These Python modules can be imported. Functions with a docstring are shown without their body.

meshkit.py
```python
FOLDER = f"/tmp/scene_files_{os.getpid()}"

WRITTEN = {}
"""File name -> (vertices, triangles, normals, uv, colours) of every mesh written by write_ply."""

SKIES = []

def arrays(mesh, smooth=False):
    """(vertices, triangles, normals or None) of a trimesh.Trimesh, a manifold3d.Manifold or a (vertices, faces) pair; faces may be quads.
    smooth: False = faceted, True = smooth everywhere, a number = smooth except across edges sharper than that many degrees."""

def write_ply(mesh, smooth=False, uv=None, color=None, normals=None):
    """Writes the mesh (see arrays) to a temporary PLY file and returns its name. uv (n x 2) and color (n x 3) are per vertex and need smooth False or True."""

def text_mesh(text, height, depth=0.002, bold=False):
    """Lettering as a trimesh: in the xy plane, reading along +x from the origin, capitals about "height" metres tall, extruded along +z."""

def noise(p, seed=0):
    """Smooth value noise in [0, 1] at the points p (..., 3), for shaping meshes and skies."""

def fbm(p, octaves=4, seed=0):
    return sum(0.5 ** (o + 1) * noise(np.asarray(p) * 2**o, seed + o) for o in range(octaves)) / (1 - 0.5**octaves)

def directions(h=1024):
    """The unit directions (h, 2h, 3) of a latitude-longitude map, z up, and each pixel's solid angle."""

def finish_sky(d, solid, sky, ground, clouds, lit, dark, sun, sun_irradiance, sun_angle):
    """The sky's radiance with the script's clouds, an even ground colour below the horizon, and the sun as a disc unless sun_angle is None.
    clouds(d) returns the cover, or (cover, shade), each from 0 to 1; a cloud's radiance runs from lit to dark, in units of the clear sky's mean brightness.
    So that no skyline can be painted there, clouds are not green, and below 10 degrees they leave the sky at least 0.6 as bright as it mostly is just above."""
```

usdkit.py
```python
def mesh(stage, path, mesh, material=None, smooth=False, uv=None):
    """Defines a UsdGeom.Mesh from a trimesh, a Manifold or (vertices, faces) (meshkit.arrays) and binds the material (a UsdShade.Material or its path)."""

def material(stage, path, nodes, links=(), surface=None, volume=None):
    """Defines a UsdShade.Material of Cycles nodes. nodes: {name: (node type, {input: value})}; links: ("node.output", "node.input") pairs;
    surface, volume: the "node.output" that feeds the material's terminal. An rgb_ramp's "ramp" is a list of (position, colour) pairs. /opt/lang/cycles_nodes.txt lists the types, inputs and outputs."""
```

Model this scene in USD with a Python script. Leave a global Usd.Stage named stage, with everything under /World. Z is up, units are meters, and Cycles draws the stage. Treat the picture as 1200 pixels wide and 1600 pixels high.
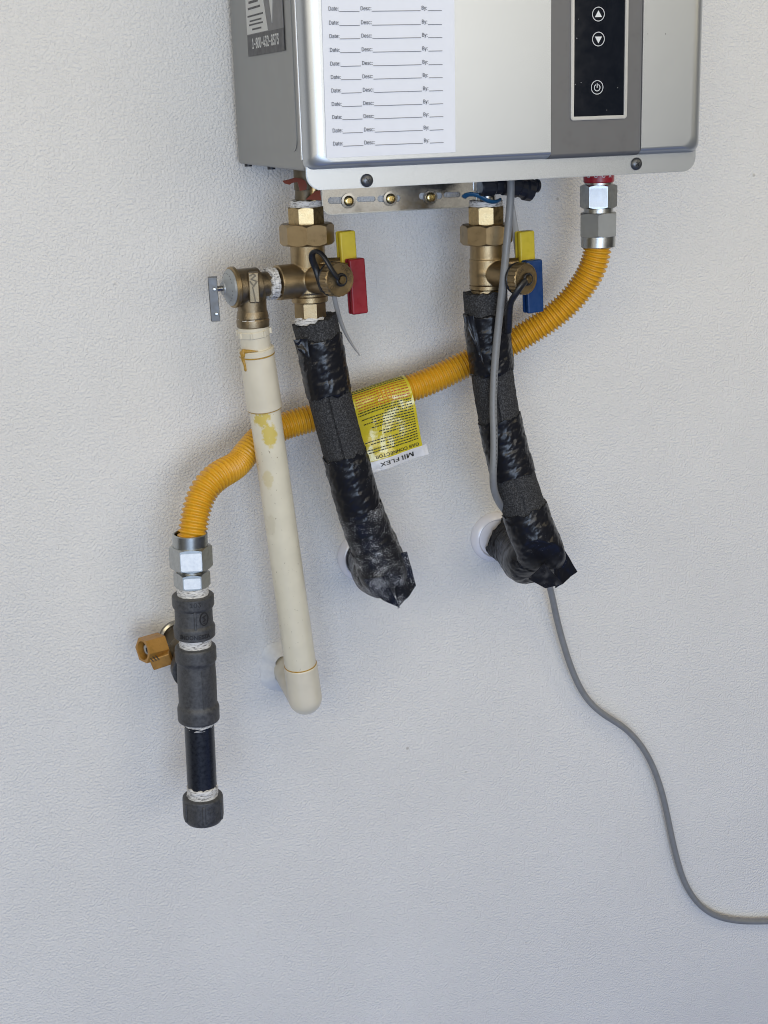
import math, numpy as np, trimesh, usdkit, meshkit
import manifold3d as m3
from scipy.interpolate import CubicSpline
from shapely import box as sbox, Point, Polygon, union_all
from shapely.geometry import LineString
from pxr import Usd, UsdGeom, UsdLux, UsdShade, Gf, Sdf
stage = Usd.Stage.CreateInMemory()
UsdGeom.SetStageUpAxis(stage, UsdGeom.Tokens.z)
UsdGeom.SetStageMetersPerUnit(stage, 1.0)
UsdGeom.Xform.Define(stage, '/World')
UsdGeom.Scope.Define(stage, '/World/Looks')
rng = np.random.default_rng(7)

# ------------------------------------------------------------------ camera
# x runs along the wall, y into the wall (wall face at y = 0), z up; z = 0 is the bottom of the heater's front cover
YAW, PITCH, ROLL, FPX = .324, .279, -.032, 2228.0
CAM = np.array([-.316, -1.35, .05])
FW = np.array([math.sin(YAW)*math.cos(PITCH), math.cos(YAW)*math.cos(PITCH), -math.sin(PITCH)])
_r0 = np.array([math.cos(YAW), -math.sin(YAW), 0]); _u0 = np.cross(_r0, FW)
RT = math.cos(ROLL)*_r0 + math.sin(ROLL)*_u0
UP = -math.sin(ROLL)*_r0 + math.cos(ROLL)*_u0
cam = UsdGeom.Camera.Define(stage, '/World/camera')
cam.CreateHorizontalApertureAttr(36.0); cam.CreateFocalLengthAttr(36.0*FPX/1200)
cam.CreateClippingRangeAttr((0.02, 200.0))
cam.AddTransformOp().Set(Gf.Matrix4d(*RT, 0, *UP, 0, *(-FW), 0, *CAM, 1))
cam.CreateExposureAttr(0.07)

# ------------------------------------------------------------------ light: an open garage doorway behind the camera
def rect_light(name, loc, target, w, h, power, color):
    l = UsdLux.RectLight.Define(stage, '/World/' + name)
    l.CreateWidthAttr(w); l.CreateHeightAttr(h); l.CreateIntensityAttr(power); l.CreateNormalizeAttr(False)
    l.CreateColorAttr(Gf.Vec3f(*color))
    loc, target = np.array(loc, float), np.array(target, float)
    z = loc - target; z /= np.linalg.norm(z); x = np.cross([0, 0, 1.0], z); x /= np.linalg.norm(x); y = np.cross(z, x)
    l.AddTransformOp().Set(Gf.Matrix4d(*x, 0, *y, 0, *z, 0, *loc, 1))
    return l
AMB = .05
COOL, WARM, MID = (.74, .935, 1.26), (1.15, .985, .66), (1.06, .985, .85)
rect_light('doorway_light', (-.4, -3.8, -.3), (.2, 0, -.3), 1.2, 1.4, 6.6, COOL)
rect_light('doorway_left_light', (-1.75, -3.7, -.25), (0, 0, -.4), .8, 1.5, 3.9, COOL)
rect_light('side_window_light', (-2.5, -1.9, .25), (0, 0, -.2), 1.0, 1.3, 1.8, MID)
rect_light('ceiling_light', (.2, -1.2, 1.6), (.2, -.2, 0), 2.5, 2.0, .6, MID)
rect_light('ceiling_lamp', (.3, -1.3, .75), (.35, 0, -.05), 1.2, .5, 1.5, WARM)
rect_light('right_window_light', (1.5, -1.1, .55), (.6, 0, -.1), .6, .8, 1.8, WARM)
rect_light('window_light', (.5, -2.6, .25), (.3, 0, -.1), 1.6, .8, 3.1, MID)
rect_light('left_window_light', (-1.2, -2.0, .5), (.1, 0, -.1), 1.0, .8, 2.8, WARM)
rect_light('floor_light', (.3, -1.1, -1.6), (.25, 0, -.9), 2.6, .8, .42, (.02, .20, 1.0))
dome = UsdLux.DomeLight.Define(stage, '/World/room_ambient')
dm = usdkit.material(stage, '/World/Looks/room_ambient', {'b': ('background_shader', {'color': (.93, .96, 1.0), 'strength': AMB})}, surface='b.background')
UsdShade.MaterialBindingAPI.Apply(dome.GetPrim()).Bind(dm)

# ------------------------------------------------------------------ helpers
def at(px, py, Y):                      # point on the plane y = Y seen at a pixel of the 1200 x 1600 photograph
    d = FW + RT*(px-600)/FPX - UP*(py-800)/FPX
    return CAM + (Y-CAM[1])/d[1]*d
def atX(px, py, X=0.0):
    d = FW + RT*(px-600)/FPX - UP*(py-800)/FPX
    return CAM + (X-CAM[0])/d[0]*d
def pj(P):
    d = np.asarray(P)-CAM; z = d@FW
    return np.array([600+FPX*(d@RT)/z, 800-FPX*(d@UP)/z])
def rw(P, w): return w/2*((np.asarray(P)-CAM)@FW)/FPX     # radius in metres of something w pixels wide at P
def on_axis(A, B, py):                  # point on the line A-B at picture row py
    lo, hi = -1.0, 2.0
    s = np.sign(pj(A+(B-A)*hi)[1]-pj(A+(B-A)*lo)[1])
    for _ in range(50):
        mid = (lo+hi)/2
        if s*(pj(A+(B-A)*mid)[1]-py) < 0: lo = mid
        else: hi = mid
    return A+(B-A)*lo
def unit(v): v = np.asarray(v, float); return v/np.linalg.norm(v)
def frame(p, d, up=None):               # 4x4 with z along d
    z = unit(d); u = np.array([0, 0, 1.0]) if up is None else np.asarray(up, float)
    if abs(z@u) > .95: u = np.array([0, -1.0, 0])
    x = unit(np.cross(u, z)); y = np.cross(z, x)
    T = np.eye(4); T[:3, 0], T[:3, 1], T[:3, 2], T[:3, 3] = x, y, z, p
    return T
def to_cam_angle(T):                    # angle, in the frame's own xy, of the direction to the camera
    d = T[:3, :3].T@(CAM-T[:3, 3]); return math.atan2(d[1], d[0])
def apply(T, mesh):
    m = mesh.copy(); m.apply_transform(T); return m
def tm(man):
    m = man.to_mesh(); return trimesh.Trimesh(m.vert_properties[:, :3], m.tri_verts, process=False)
def mani(mesh): 
    mesh = mesh.copy(); mesh.merge_vertices()
    return m3.Manifold(m3.Mesh(np.asarray(mesh.vertices, np.float32), np.asarray(mesh.faces, np.uint32)))
def moved(man, T): return man.transform(T[:3, :4].tolist() if False else np.ascontiguousarray(T[:3, :4]))
def rev(profile, seg=64):               # closed lathe about z; profile (r, z) bottom to top
    p = np.array(profile, float); n = len(p)
    a = np.arange(seg)*2*math.pi/seg
    v = np.stack([p[:, 0, None]*np.cos(a), p[:, 0, None]*np.sin(a), np.repeat(p[:, 1, None], seg, 1)], -1).reshape(-1, 3)
    f = []
    i, j = np.meshgrid(np.arange(n-1), np.arange(seg), indexing='ij'); k = (j+1) % seg
    A, B, C, D = i*seg+j, i*seg+k, (i+1)*seg+k, (i+1)*seg+j
    f = np.vstack([np.stack([A, B, C], -1).reshape(-1, 3), np.stack([A, C, D], -1).reshape(-1, 3)])
    m = trimesh.Trimesh(v, f, process=False)
    m.merge_vertices(); m.update_faces(m.nondegenerate_faces()); m.remove_unreferenced_vertices()
    return m
def revm(profile, seg=64): return mani(rev(profile, seg))
def cyl(p0, p1, r0, r1=None, seg=64):
    p0, p1 = np.asarray(p0, float), np.asarray(p1, float); L = np.linalg.norm(p1-p0)
    return moved(m3.Manifold.cylinder(L, r0, r0 if r1 is None else r1, seg), frame(p0, p1-p0))
def lathe_on(p, d, profile, seg=64): return apply(frame(p, d), rev(profile, seg))
def nut(p0, p1, rc, n=6, ch=.0012, facing='flat', bore=0):   # hexagon with turned chamfers; rc = corner radius
    p0, p1 = np.asarray(p0, float), np.asarray(p1, float); L = np.linalg.norm(p1-p0); T = frame(p0, p1-p0)
    a0 = to_cam_angle(T) + (math.pi/n if facing == 'flat' else 0)
    pts = [(rc*math.cos(a0+2*math.pi*k/n), rc*math.sin(a0+2*math.pi*k/n)) for k in range(n)]
    h = m3.CrossSection([pts]).extrude(L)
    e = rc*math.cos(math.pi/n)*.99
    cone = revm([(0, 0), (e, 0), (rc*1.001, ch*1.4), (rc*1.001, L-ch*1.4), (e, L), (0, L)], 72)
    h = h ^ cone
    return tm(moved(h, T))
def cast(man, edge=.0013, it=8):        # a cast piece: union softened at its edges
    m = tm(man.refine_to_length(edge)); m.merge_vertices()
    return trimesh.smoothing.filter_taubin(m, lamb=.5, nu=.53, iterations=it)
def rbox(sx, sy, sz, r=.001, seg=12):   # rounded box centred on the origin
    s = m3.Manifold.sphere(r, seg)
    return m3.Manifold.batch_hull([s.translate((x*(sx/2-r), y*(sy/2-r), z*(sz/2-r))) for x in (-1, 1) for y in (-1, 1) for z in (-1, 1)])
def path3(pts, step=.002):              # smooth curve through points, evenly stepped
    p = np.array(pts, float); t = np.r_[0, np.cumsum(np.linalg.norm(np.diff(p, axis=0), axis=1)**.75)]
    cs = CubicSpline(t, p); q = cs(np.linspace(0, t[-1], 3000))
    s = np.r_[0, np.cumsum(np.linalg.norm(np.diff(q, axis=0), axis=1))]
    n = max(4, int(s[-1]/step)); u = np.linspace(0, s[-1], n)
    return np.stack([np.interp(u, s, q[:, k]) for k in range(3)], 1), u
def frames(q, ref=(0, -1, 0)):
    t = np.gradient(q, axis=0); t /= np.linalg.norm(t, axis=1)[:, None]
    x = np.zeros_like(q); v = np.asarray(ref, float)
    for i in range(len(q)):
        v = v-(v@t[i])*t[i]; v = v/np.linalg.norm(v); x[i] = v
    return t, x, np.cross(t, x)
def sweep(q, rad, seg=32, caps=True, ref=(0, -1, 0), sx=1, sy=1, fr=None):   # rad: number, per-step array, or steps x seg
    t, x, y = fr if fr is not None else frames(q, ref)
    n = len(q); a = np.arange(seg)*2*math.pi/seg
    r = np.broadcast_to(np.asarray(rad, float).reshape(-1, 1) if np.ndim(rad) == 1 else np.asarray(rad, float), (n, seg))
    v = q[:, None]+r[..., None]*(sx*np.cos(a)[None, :, None]*x[:, None]+sy*np.sin(a)[None, :, None]*y[:, None])
    v = v.reshape(-1, 3)
    i, j = np.meshgrid(np.arange(n-1), np.arange(seg), indexing='ij'); k = (j+1) % seg
    A, B, C, D = i*seg+j, i*seg+k, (i+1)*seg+k, (i+1)*seg+j
    f = np.vstack([np.stack([A, B, C], -1).reshape(-1, 3), np.stack([A, C, D], -1).reshape(-1, 3)])
    if caps:
        v = np.vstack([v, q[:1], q[-1:]]); j = np.arange(seg); k = (j+1) % seg
        f = np.vstack([f, np.stack([np.full(seg, len(v)-2), k, j], 1), np.stack([np.full(seg, len(v)-1), (n-1)*seg+j, (n-1)*seg+k], 1)])
    return trimesh.Trimesh(v, f, process=False)
def grid_sheet(P, thick, nrm=None):     # P (n, m, 3) -> closed thin sheet
    n, m = P.shape[:2]
    du, dv = np.gradient(P, axis=1), np.gradient(P, axis=0)
    N = np.cross(du, dv); N /= np.maximum(np.linalg.norm(N, axis=-1, keepdims=True), 1e-12)
    v = np.vstack([(P+N*thick/2).reshape(-1, 3), (P-N*thick/2).reshape(-1, 3)])
    i, j = np.meshgrid(np.arange(n-1), np.arange(m-1), indexing='ij')
    A, B, C, D = i*m+j, i*m+j+1, (i+1)*m+j+1, (i+1)*m+j
    q = np.stack([A, B, C, D], -1).reshape(-1, 4); o = n*m
    F = [q, q[:, ::-1]+o]
    rim = [[k for k in range(m)], [k*m+m-1 for k in range(n)], [(n-1)*m+k for k in range(m-1, -1, -1)], [k*m for k in range(n-1, -1, -1)]]
    for e in rim:
        e = np.array(e); F.append(np.stack([e[1:], e[:-1], e[:-1]+o, e[1:]+o], 1))
    F = np.vstack(F)
    return trimesh.Trimesh(v, np.vstack([F[:, [0, 1, 2]], F[:, [0, 2, 3]]]), process=False), N
_text = {}
def text(s, h, bold=False):
    k = (s, bold)
    if k not in _text: _text[k] = meshkit.text_mesh(s, .01, .002, bold)
    m = _text[k].copy(); m.vertices *= [h/.01, h/.01, .05]; return m      # 0.1 mm thick
def extr(poly, h):
    gs = getattr(poly, 'geoms', [poly])
    return trimesh.util.concatenate([trimesh.creation.extrude_polygon(g, h, engine='earcut') for g in gs])
def cat(ms): return trimesh.util.concatenate(list(ms))
def basis(o, x, y):                     # plane: local x, y -> world, z out of it
    T = np.eye(4); T[:3, 0], T[:3, 1], T[:3, 2], T[:3, 3] = x, y, np.cross(x, y), o; return T

used = {}
def numbered(path):
    k = used.get(path, -1)+1; used[path] = k
    return path if k == 0 else f'{path}_{k:03d}'
def pathof(x): return str(x.GetPath()) if x is not None else '/World'
def tag(o, label=None, cat_=None, group=None, kind=None):
    for k, v in (('label', label), ('category', cat_), ('group', group), ('kind', kind)):
        if v: o.SetCustomDataByKey(k, v)
    return o
def thing(name, label, cat_, loc=(0, 0, 0), group=None):
    x = UsdGeom.Xform.Define(stage, numbered('/World/'+name)); x.AddTranslateOp().Set(Gf.Vec3d(*map(float, loc)))
    o = x.GetPrim(); origin[str(o.GetPath())] = np.array(loc, float); return tag(o, label, cat_, group)
origin = {}
def part(name, mesh, mat, parent, smooth=35, label=None, kind=None):
    p = numbered(pathof(parent)+'/'+name); root = '/'.join(p.split('/')[:3]); off = origin.get(root, np.zeros(3))
    v, f, n = meshkit.arrays(mesh, smooth)
    m = UsdGeom.Mesh.Define(stage, p)
    from pxr import Vt
    m.CreatePointsAttr(Vt.Vec3fArray.FromNumpy((v-off).astype(np.float32)))
    m.CreateFaceVertexCountsAttr(Vt.IntArray.FromNumpy(np.full(len(f), 3, np.int32)))
    m.CreateFaceVertexIndicesAttr(Vt.IntArray.FromNumpy(f.astype(np.int32).ravel()))
    m.CreateSubdivisionSchemeAttr('none')
    if n is not None:
        m.CreateNormalsAttr(Vt.Vec3fArray.FromNumpy(n.astype(np.float32))); m.SetNormalsInterpolation('vertex')
    UsdShade.MaterialBindingAPI.Apply(m.GetPrim()).Bind(mat)
    return tag(m.GetPrim(), label, kind=kind)

# ------------------------------------------------------------------ materials
M = {}
def mat(name, nodes, links, surface='p.BSDF'):
    M[name] = usdkit.material(stage, '/World/Looks/'+name, nodes, links, surface=surface)
def plain(name, color, rough=.4, metal=0.0, var=.12, scale=120, bump=0.0, bscale=900, bdist=.0004, spec=.5, coat=0, rvar=.1):
    """one colour with slight mottling, roughness variation and a fine bump"""
    c = np.array(color)
    nodes = {'g': ('geometry', {}), 'n': ('noise_texture', {'scale': scale, 'detail': 5.0, 'roughness': .6}),
             'r': ('rgb_ramp', {'ramp': [(.3, tuple(c*(1-var))), (.7, tuple(np.minimum(c*(1+var), 1)))]}),
             'rr': ('map_range', {'from_min': .3, 'from_max': .7, 'to_min': max(rough-rvar, .03), 'to_max': min(rough+rvar, 1), 'clamp': True}),
             'p': ('principled_bsdf', {'metallic': metal, 'specular_ior_level': spec, 'coat_weight': coat, 'coat_roughness': .15})}
    links = [('g.position', 'n.vector'), ('n.fac', 'r.fac'), ('r.color', 'p.base_color'), ('n.fac', 'rr.value'), ('rr.result', 'p.roughness')]
    if bump:
        nodes['b'] = ('noise_texture', {'scale': bscale, 'detail': 3.0}); nodes['bm'] = ('bump', {'strength': bump, 'distance': bdist})
        links += [('g.position', 'b.vector'), ('b.fac', 'bm.height'), ('bm.normal', 'p.normal')]
    mat(name, nodes, links)
plain('silver_paint', (.475, .50, .525), .36, .78, .06, 1900, .12, 2600, .00025, rvar=.03)
plain('side_paint', (.27, .275, .27), .42, .40, .03, 40, .10, 900, .0003, rvar=.04)
plain('grey_panel', (.115, .115, .118), .40, .0, .04, 60, .12, 3000, .0002)
plain('black_glass', (.006, .008, .013), .09, 0, .1, 100, rvar=.02)
plain('display_trim', (.50, .50, .49), .35, .5, .01, rvar=.02)
plain('icon_white', (.62, .64, .66), .5, 0, .03)
plain('paper', (.70, .73, .81), .75, 0, .02, 60, .1, 1200, .0002)
plain('ink', (.02, .02, .026), .7, 0, .1)
plain('sticker_dark', (.055, .055, .06), .5, 0, .08)
plain('sticker_grey', (.16, .16, .165), .5, 0, .05)
plain('sticker_white', (.58, .59, .58), .5, 0, .03)
plain('screw_dark', (.10, .105, .115), .35, .7, .15)
plain('steel', (.40, .40, .395), .22, 1, .08, 60, rvar=.06)
plain('zinc', (.43, .44, .43), .33, 1, .03, 160, .08, 700, .0003, rvar=.03)
plain('zinc_dull', (.40, .41, .40), .5, .7, .04, 200, .1, 800, .0003, rvar=.04)
plain('zinc_worn', (.78, .81, .83), .5, .45, .12, 220, .15, 900, .0003)
plain('lever_steel', (.12, .122, .125), .42, .35, .05, 200, .05)
plain('dial_grey', (.36, .38, .39), .45, .4, .08, 200)
plain('brass', (.335, .25, .140), .40, .92, .14, 110, .30, 1300, .0004, rvar=.08)
plain('brass_bright', (.41, .305, .16), .34, 1, .16, 200, .2, 900, .0004, rvar=.08)
plain('bronze', (.22, .172, .108), .40, .85, .22, 110, .30, 1200, .0004)
plain('screw_brass', (.62, .47, .20), .26, 1, .12, 400)
plain('red_handle', (.25, .016, .025), .38, 0, .06, 150, .06, spec=.4)
plain('blue_handle', (.010, .044, .150), .38, 0, .06, 150, .06, spec=.4)
plain('yellow_handle', (.60, .47, .035), .40, 0, .06, 150, .06)
plain('red_label', (.36, .015, .03), .35, 0, .1)
plain('ochre_lever', (.42, .215, .045), .38, .25, .12, 160, .15)
plain('black_rubber', (.012, .0125, .015), .38, 0, .15, 300, .12)
plain('black_plastic', (.013, .015, .022), .4, 0, .1, 300)
plain('blue_clip', (.012, .085, .19), .35, 0, .08)
plain('orange_clip', (.18, .030, .009), .55, 0, .1)
plain('cable_grey', (.215, .22, .225), .42, 0, .08, 160, .06, 800)
plain('tag_grey', (.36, .35, .335), .45, 0, .05)
plain('escutcheon', (.83, .82, .86), .14, 0, .02, 60, coat=.4)
plain('caulk', (.78, .78, .77), .5, 0, .05, 200, .5, 260, .0012)
plain('plaster_mark', (.60, .59, .57), .7, 0, .1, 600)
plain('glue_line', (.40, .235, .04), .35, 0, .15, 500)
plain('black_iron', (.078, .079, .082), .46, .4, .35, 330, .6, 1500, .0006)
plain('black_pipe', (.012, .014, .020), .34, .0, .2, 300, .05, 900)
plain('tarnish', (.13, .105, .07), .5, .6, .3, 150, .3)
# pipe dope: dirty white paste with grey thread lines
mat('pipe_dope', {'g': ('geometry', {}), 'm': ('mapping', {'scale': (1, 1, 5.5)}), 'n': ('noise_texture', {'scale': 190, 'detail': 6.0, 'roughness': .7}),
    'r': ('rgb_ramp', {'ramp': [(.36, (.06, .06, .06)), (.42, (.30, .29, .28)), (.48, (.66, .65, .63)), (.75, (.78, .77, .76))]}),
    'bm': ('bump', {'strength': .7, 'distance': .0007}), 'p': ('principled_bsdf', {'roughness': .6})},
    [('g.position', 'm.vector'), ('m.vector', 'n.vector'), ('n.fac', 'r.fac'), ('r.color', 'p.base_color'), ('n.fac', 'bm.height'), ('bm.normal', 'p.normal')])
# wall paint on orange-peel plaster
mat('wall_paint', {'g': ('geometry', {}),
    'w': ('noise_texture', {'scale': 42, 'detail': 2.0}), 
    'n': ('noise_texture', {'scale': 430, 'detail': 2.0, 'roughness': .45, 'distortion': .1}),
    'mr': ('map_range', {'range_type': 'smoothstep', 'from_min': .22, 'from_max': .78, 'to_min': 0, 'to_max': 1, 'clamp': True}),
    'f': ('noise_texture', {'scale': 900, 'detail': 2.0}),
    'mf': ('math', {'math_type': 'multiply', 'value2': .16}), 'ad': ('math', {'math_type': 'add'}),
    'mw': ('math', {'math_type': 'multiply', 'value2': .8}), 'ad2': ('math', {'math_type': 'add'}),
    'bm': ('bump', {'strength': .85, 'distance': .0011}),
    'c': ('noise_texture', {'scale': 5, 'detail': 4.0}), 'cr': ('rgb_ramp', {'ramp': [(.3, (.745, .732, .708)), (.7, (.79, .778, .754))]}),
    'd': ('voronoi_texture', {'scale': 16.0}), 'dr': ('rgb_ramp', {'ramp': [(0, (.62, .6, .58)), (.022, (.75, .74, .72)), (.035, (1, 1, 1))]}),
    'mx': ('mix', {'mix_type': 'multiply', 'fac': 1.0}),
    'p': ('principled_bsdf', {'roughness': .62, 'specular_ior_level': .35})},
    [('g.position', 'n.vector'), ('g.position', 'w.vector'), ('g.position', 'f.vector'), ('g.position', 'c.vector'), ('g.position', 'd.vector'), ('n.fac', 'mr.value'), ('f.fac', 'mf.value1'),
     ('mr.result', 'ad.value1'), ('mf.value', 'ad.value2'), ('w.fac', 'mw.value1'), ('ad.value', 'ad2.value1'), ('mw.value', 'ad2.value2'), ('ad2.value', 'bm.height'), ('bm.normal', 'p.normal'),
     ('c.fac', 'cr.fac'), ('d.distance', 'dr.fac'), ('cr.color', 'mx.color1'), ('dr.color', 'mx.color2'), ('mx.color', 'p.base_color')])
# foam: dark, open-celled, with grey specks
mat('foam', {'g': ('geometry', {}), 'n': ('noise_texture', {'scale': 760, 'detail': 3.0, 'roughness': .7}),
    'r': ('rgb_ramp', {'ramp': [(.40, (.012, .012, .014)), (.52, (.030, .031, .034)), (.64, (.085, .087, .092))]}),
    'bm': ('bump', {'strength': .9, 'distance': .0008}), 'p': ('principled_bsdf', {'roughness': .75, 'specular_ior_level': .4})},
    [('g.position', 'n.vector'), ('n.fac', 'r.fac'), ('r.color', 'p.base_color'), ('n.fac', 'bm.height'), ('bm.normal', 'p.normal')])
# vinyl tape; dust gathers in patches
def tape(name, lo, hi, dscale=1500):
    mat(name, {'g': ('geometry', {}), 'n': ('noise_texture', {'scale': dscale, 'detail': 3.0, 'roughness': .6}), 'q': ('noise_texture', {'scale': 70, 'detail': 4.0}),
        'qa': ('map_range', {'from_min': .35, 'from_max': .7, 'to_min': -.10, 'to_max': .08, 'clamp': True}), 's': ('math', {'math_type': 'add'}),
        'r': ('rgb_ramp', {'ramp': [(0, (.0075, .008, .011)), (lo, (.012, .0125, .016)), (hi, (.55, .56, .58)), (1, (.6, .6, .62))]}),
        'rr': ('map_range', {'from_min': lo, 'from_max': hi, 'to_min': .28, 'to_max': .8, 'clamp': True}),
        'w': ('noise_texture', {'scale': 90, 'detail': 3.0, 'distortion': 1.2}), 'bm': ('bump', {'strength': .16, 'distance': .0012}),
        'p': ('principled_bsdf', {'specular_ior_level': .36})},
        [('g.position', 'n.vector'), ('g.position', 'q.vector'), ('q.fac', 'qa.value'), ('n.fac', 's.value1'), ('qa.result', 's.value2'), ('s.value', 'r.fac'), ('s.value', 'rr.value'),
         ('r.color', 'p.base_color'), ('rr.result', 'p.roughness'), ('g.position', 'w.vector'), ('w.fac', 'bm.height'), ('bm.normal', 'p.normal')])
tape('tape', .70, .80); tape('tape_dusty', .565, .62, 1150); tape('tape_specked', .59, .66, 1100)
# yellow plastic coat of the gas hose
plain('yellow_hose', (.66, .345, .018), .34, 0, .08, 160, .08, 500, spec=.5)
plain('label_yellow', (.60, .50, .03), .24, 0, .05, 60, .8, 60, .0024, coat=.4)
plain('label_white', (.66, .66, .68), .32, 0, .03, 60, .2, 60, .001)
plain('label_ink', (.022, .02, .01), .5, 0, .1)
plain('label_red_ink', (.42, .10, .02), .5, 0, .1)
# CPVC: cream plastic; the stains are set out in world places
def stain_mat(name, base, blobs, fleck=.73):
    nodes = {'g': ('geometry', {}), 'n': ('noise_texture', {'scale': 55, 'detail': 4.0}), 'r': ('rgb_ramp', {'ramp': [(.3, tuple(np.array(base)*.95)), (.7, tuple(np.array(base)*1.04))]}),
             'm': ('mapping', {'scale': (1, 1, .55)}), 'k': ('noise_texture', {'scale': 520, 'detail': 3.0, 'roughness': .65}), 'kr': ('rgb_ramp', {'ramp': [(0, (1, 1, 1)), (fleck-.03, (1, 1, 1)), (fleck+.04, (.35, .31, .26))]}),
             'mk': ('mix', {'mix_type': 'multiply', 'fac': 1.0}), 'p': ('principled_bsdf', {'roughness': .30, 'coat_weight': .1})}
    links = [('g.position', 'n.vector'), ('n.fac', 'r.fac'), ('g.position', 'm.vector'), ('m.vector', 'k.vector'), ('k.fac', 'kr.fac'), ('r.color', 'mk.color1'), ('kr.color', 'mk.color2')]
    last = 'mk.color'
    nodes['wn'] = ('noise_texture', {'scale': 190, 'detail': 4.0, 'roughness': .65}); links.append(('g.position', 'wn.vector'))
    nodes['wm'] = ('math', {'math_type': 'multiply', 'value2': 2.2}); links.append(('wn.fac', 'wm.value1'))
    for i, (c, size, col, amt) in enumerate(blobs):
        c = np.array(c); s = np.array(size)
        nodes[f'v{i}'] = ('mapping', {'mapping_type': 'point', 'scale': tuple(1/s), 'location': tuple(-c/s)})
        nodes[f's{i}'] = ('gradient_texture', {'gradient_type': 'spherical'})
        nodes[f'a{i}'] = ('math', {'math_type': 'multiply'}); nodes[f'b{i}'] = ('map_range', {'from_min': .42, 'from_max': .62, 'to_min': 0, 'to_max': amt, 'clamp': True})
        nodes[f'x{i}'] = ('mix', {'mix_type': 'mix', 'color2': col})
        links += [('g.position', f'v{i}.vector'), (f'v{i}.vector', f's{i}.vector'), (f's{i}.fac', f'a{i}.value1'), ('wm.value', f'a{i}.value2'), (f'a{i}.value', f'b{i}.value'), (f'b{i}.result', f'x{i}.fac'), (last, f'x{i}.color1')]
        last = f'x{i}.color'
    links.append((last, 'p.base_color'))
    mat(name, nodes, links)

# ------------------------------------------------------------------ the wall
wallm = trimesh.Trimesh([(-2.2, 0, -1.9), (2.6, 0, -1.9), (2.6, 0, 1.6), (-2.2, 0, 1.6), (-2.2, .09, -1.9), (2.6, .09, -1.9), (2.6, .09, 1.6), (-2.2, .09, 1.6)],
    [(0, 1, 2), (0, 2, 3), (5, 4, 7), (5, 7, 6), (3, 2, 6), (3, 6, 7), (1, 0, 4), (1, 4, 5), (0, 3, 7), (0, 7, 4), (2, 1, 5), (2, 5, 6)], process=False)
wall = part('wall', wallm, M['wall_paint'], None, False, 'pale grey painted wall with a fine orange-peel plaster texture')
tag(wall, kind='structure')

# ------------------------------------------------------------------ the water heater
W, D, H = .353, .236, .60
heater = thing('water_heater', 'silver tankless water heater cut off by the top edge, hung on the wall', 'water heater', (W/2, -D/2, 0))
casing = mani(tm(rbox(W-.002, D-.014, H, .003).translate((W/2, -(D+.010)/2, H/2))))
part('casing', tm(casing), M['side_paint'], heater, 40, label='grey side and back casing of the heater')
# shallow raised field pressed into the side
sp = []
for ins, x in ((0, -.0001+.0009), (.003, -.0012)):
    g = sbox(-.222+ins, .012+ins, -.030-ins, H-.03-ins).buffer(-.01).buffer(.01)
    sp.append((g, x))
fld = extr(sp[1][0], .0009); 
part('side_panel', apply(basis((0.0006, 0, 0), (0, 1, 0), (0, 0, 1)).dot(np.diag([1, 1, -1, 1])) if False else np.array([[0, 0, -1, .0013], [1, 0, 0, 0], [0, 1, 0, 0], [0, 0, 0, 1.0]]), fld), M['side_paint'], heater, False)
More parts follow.
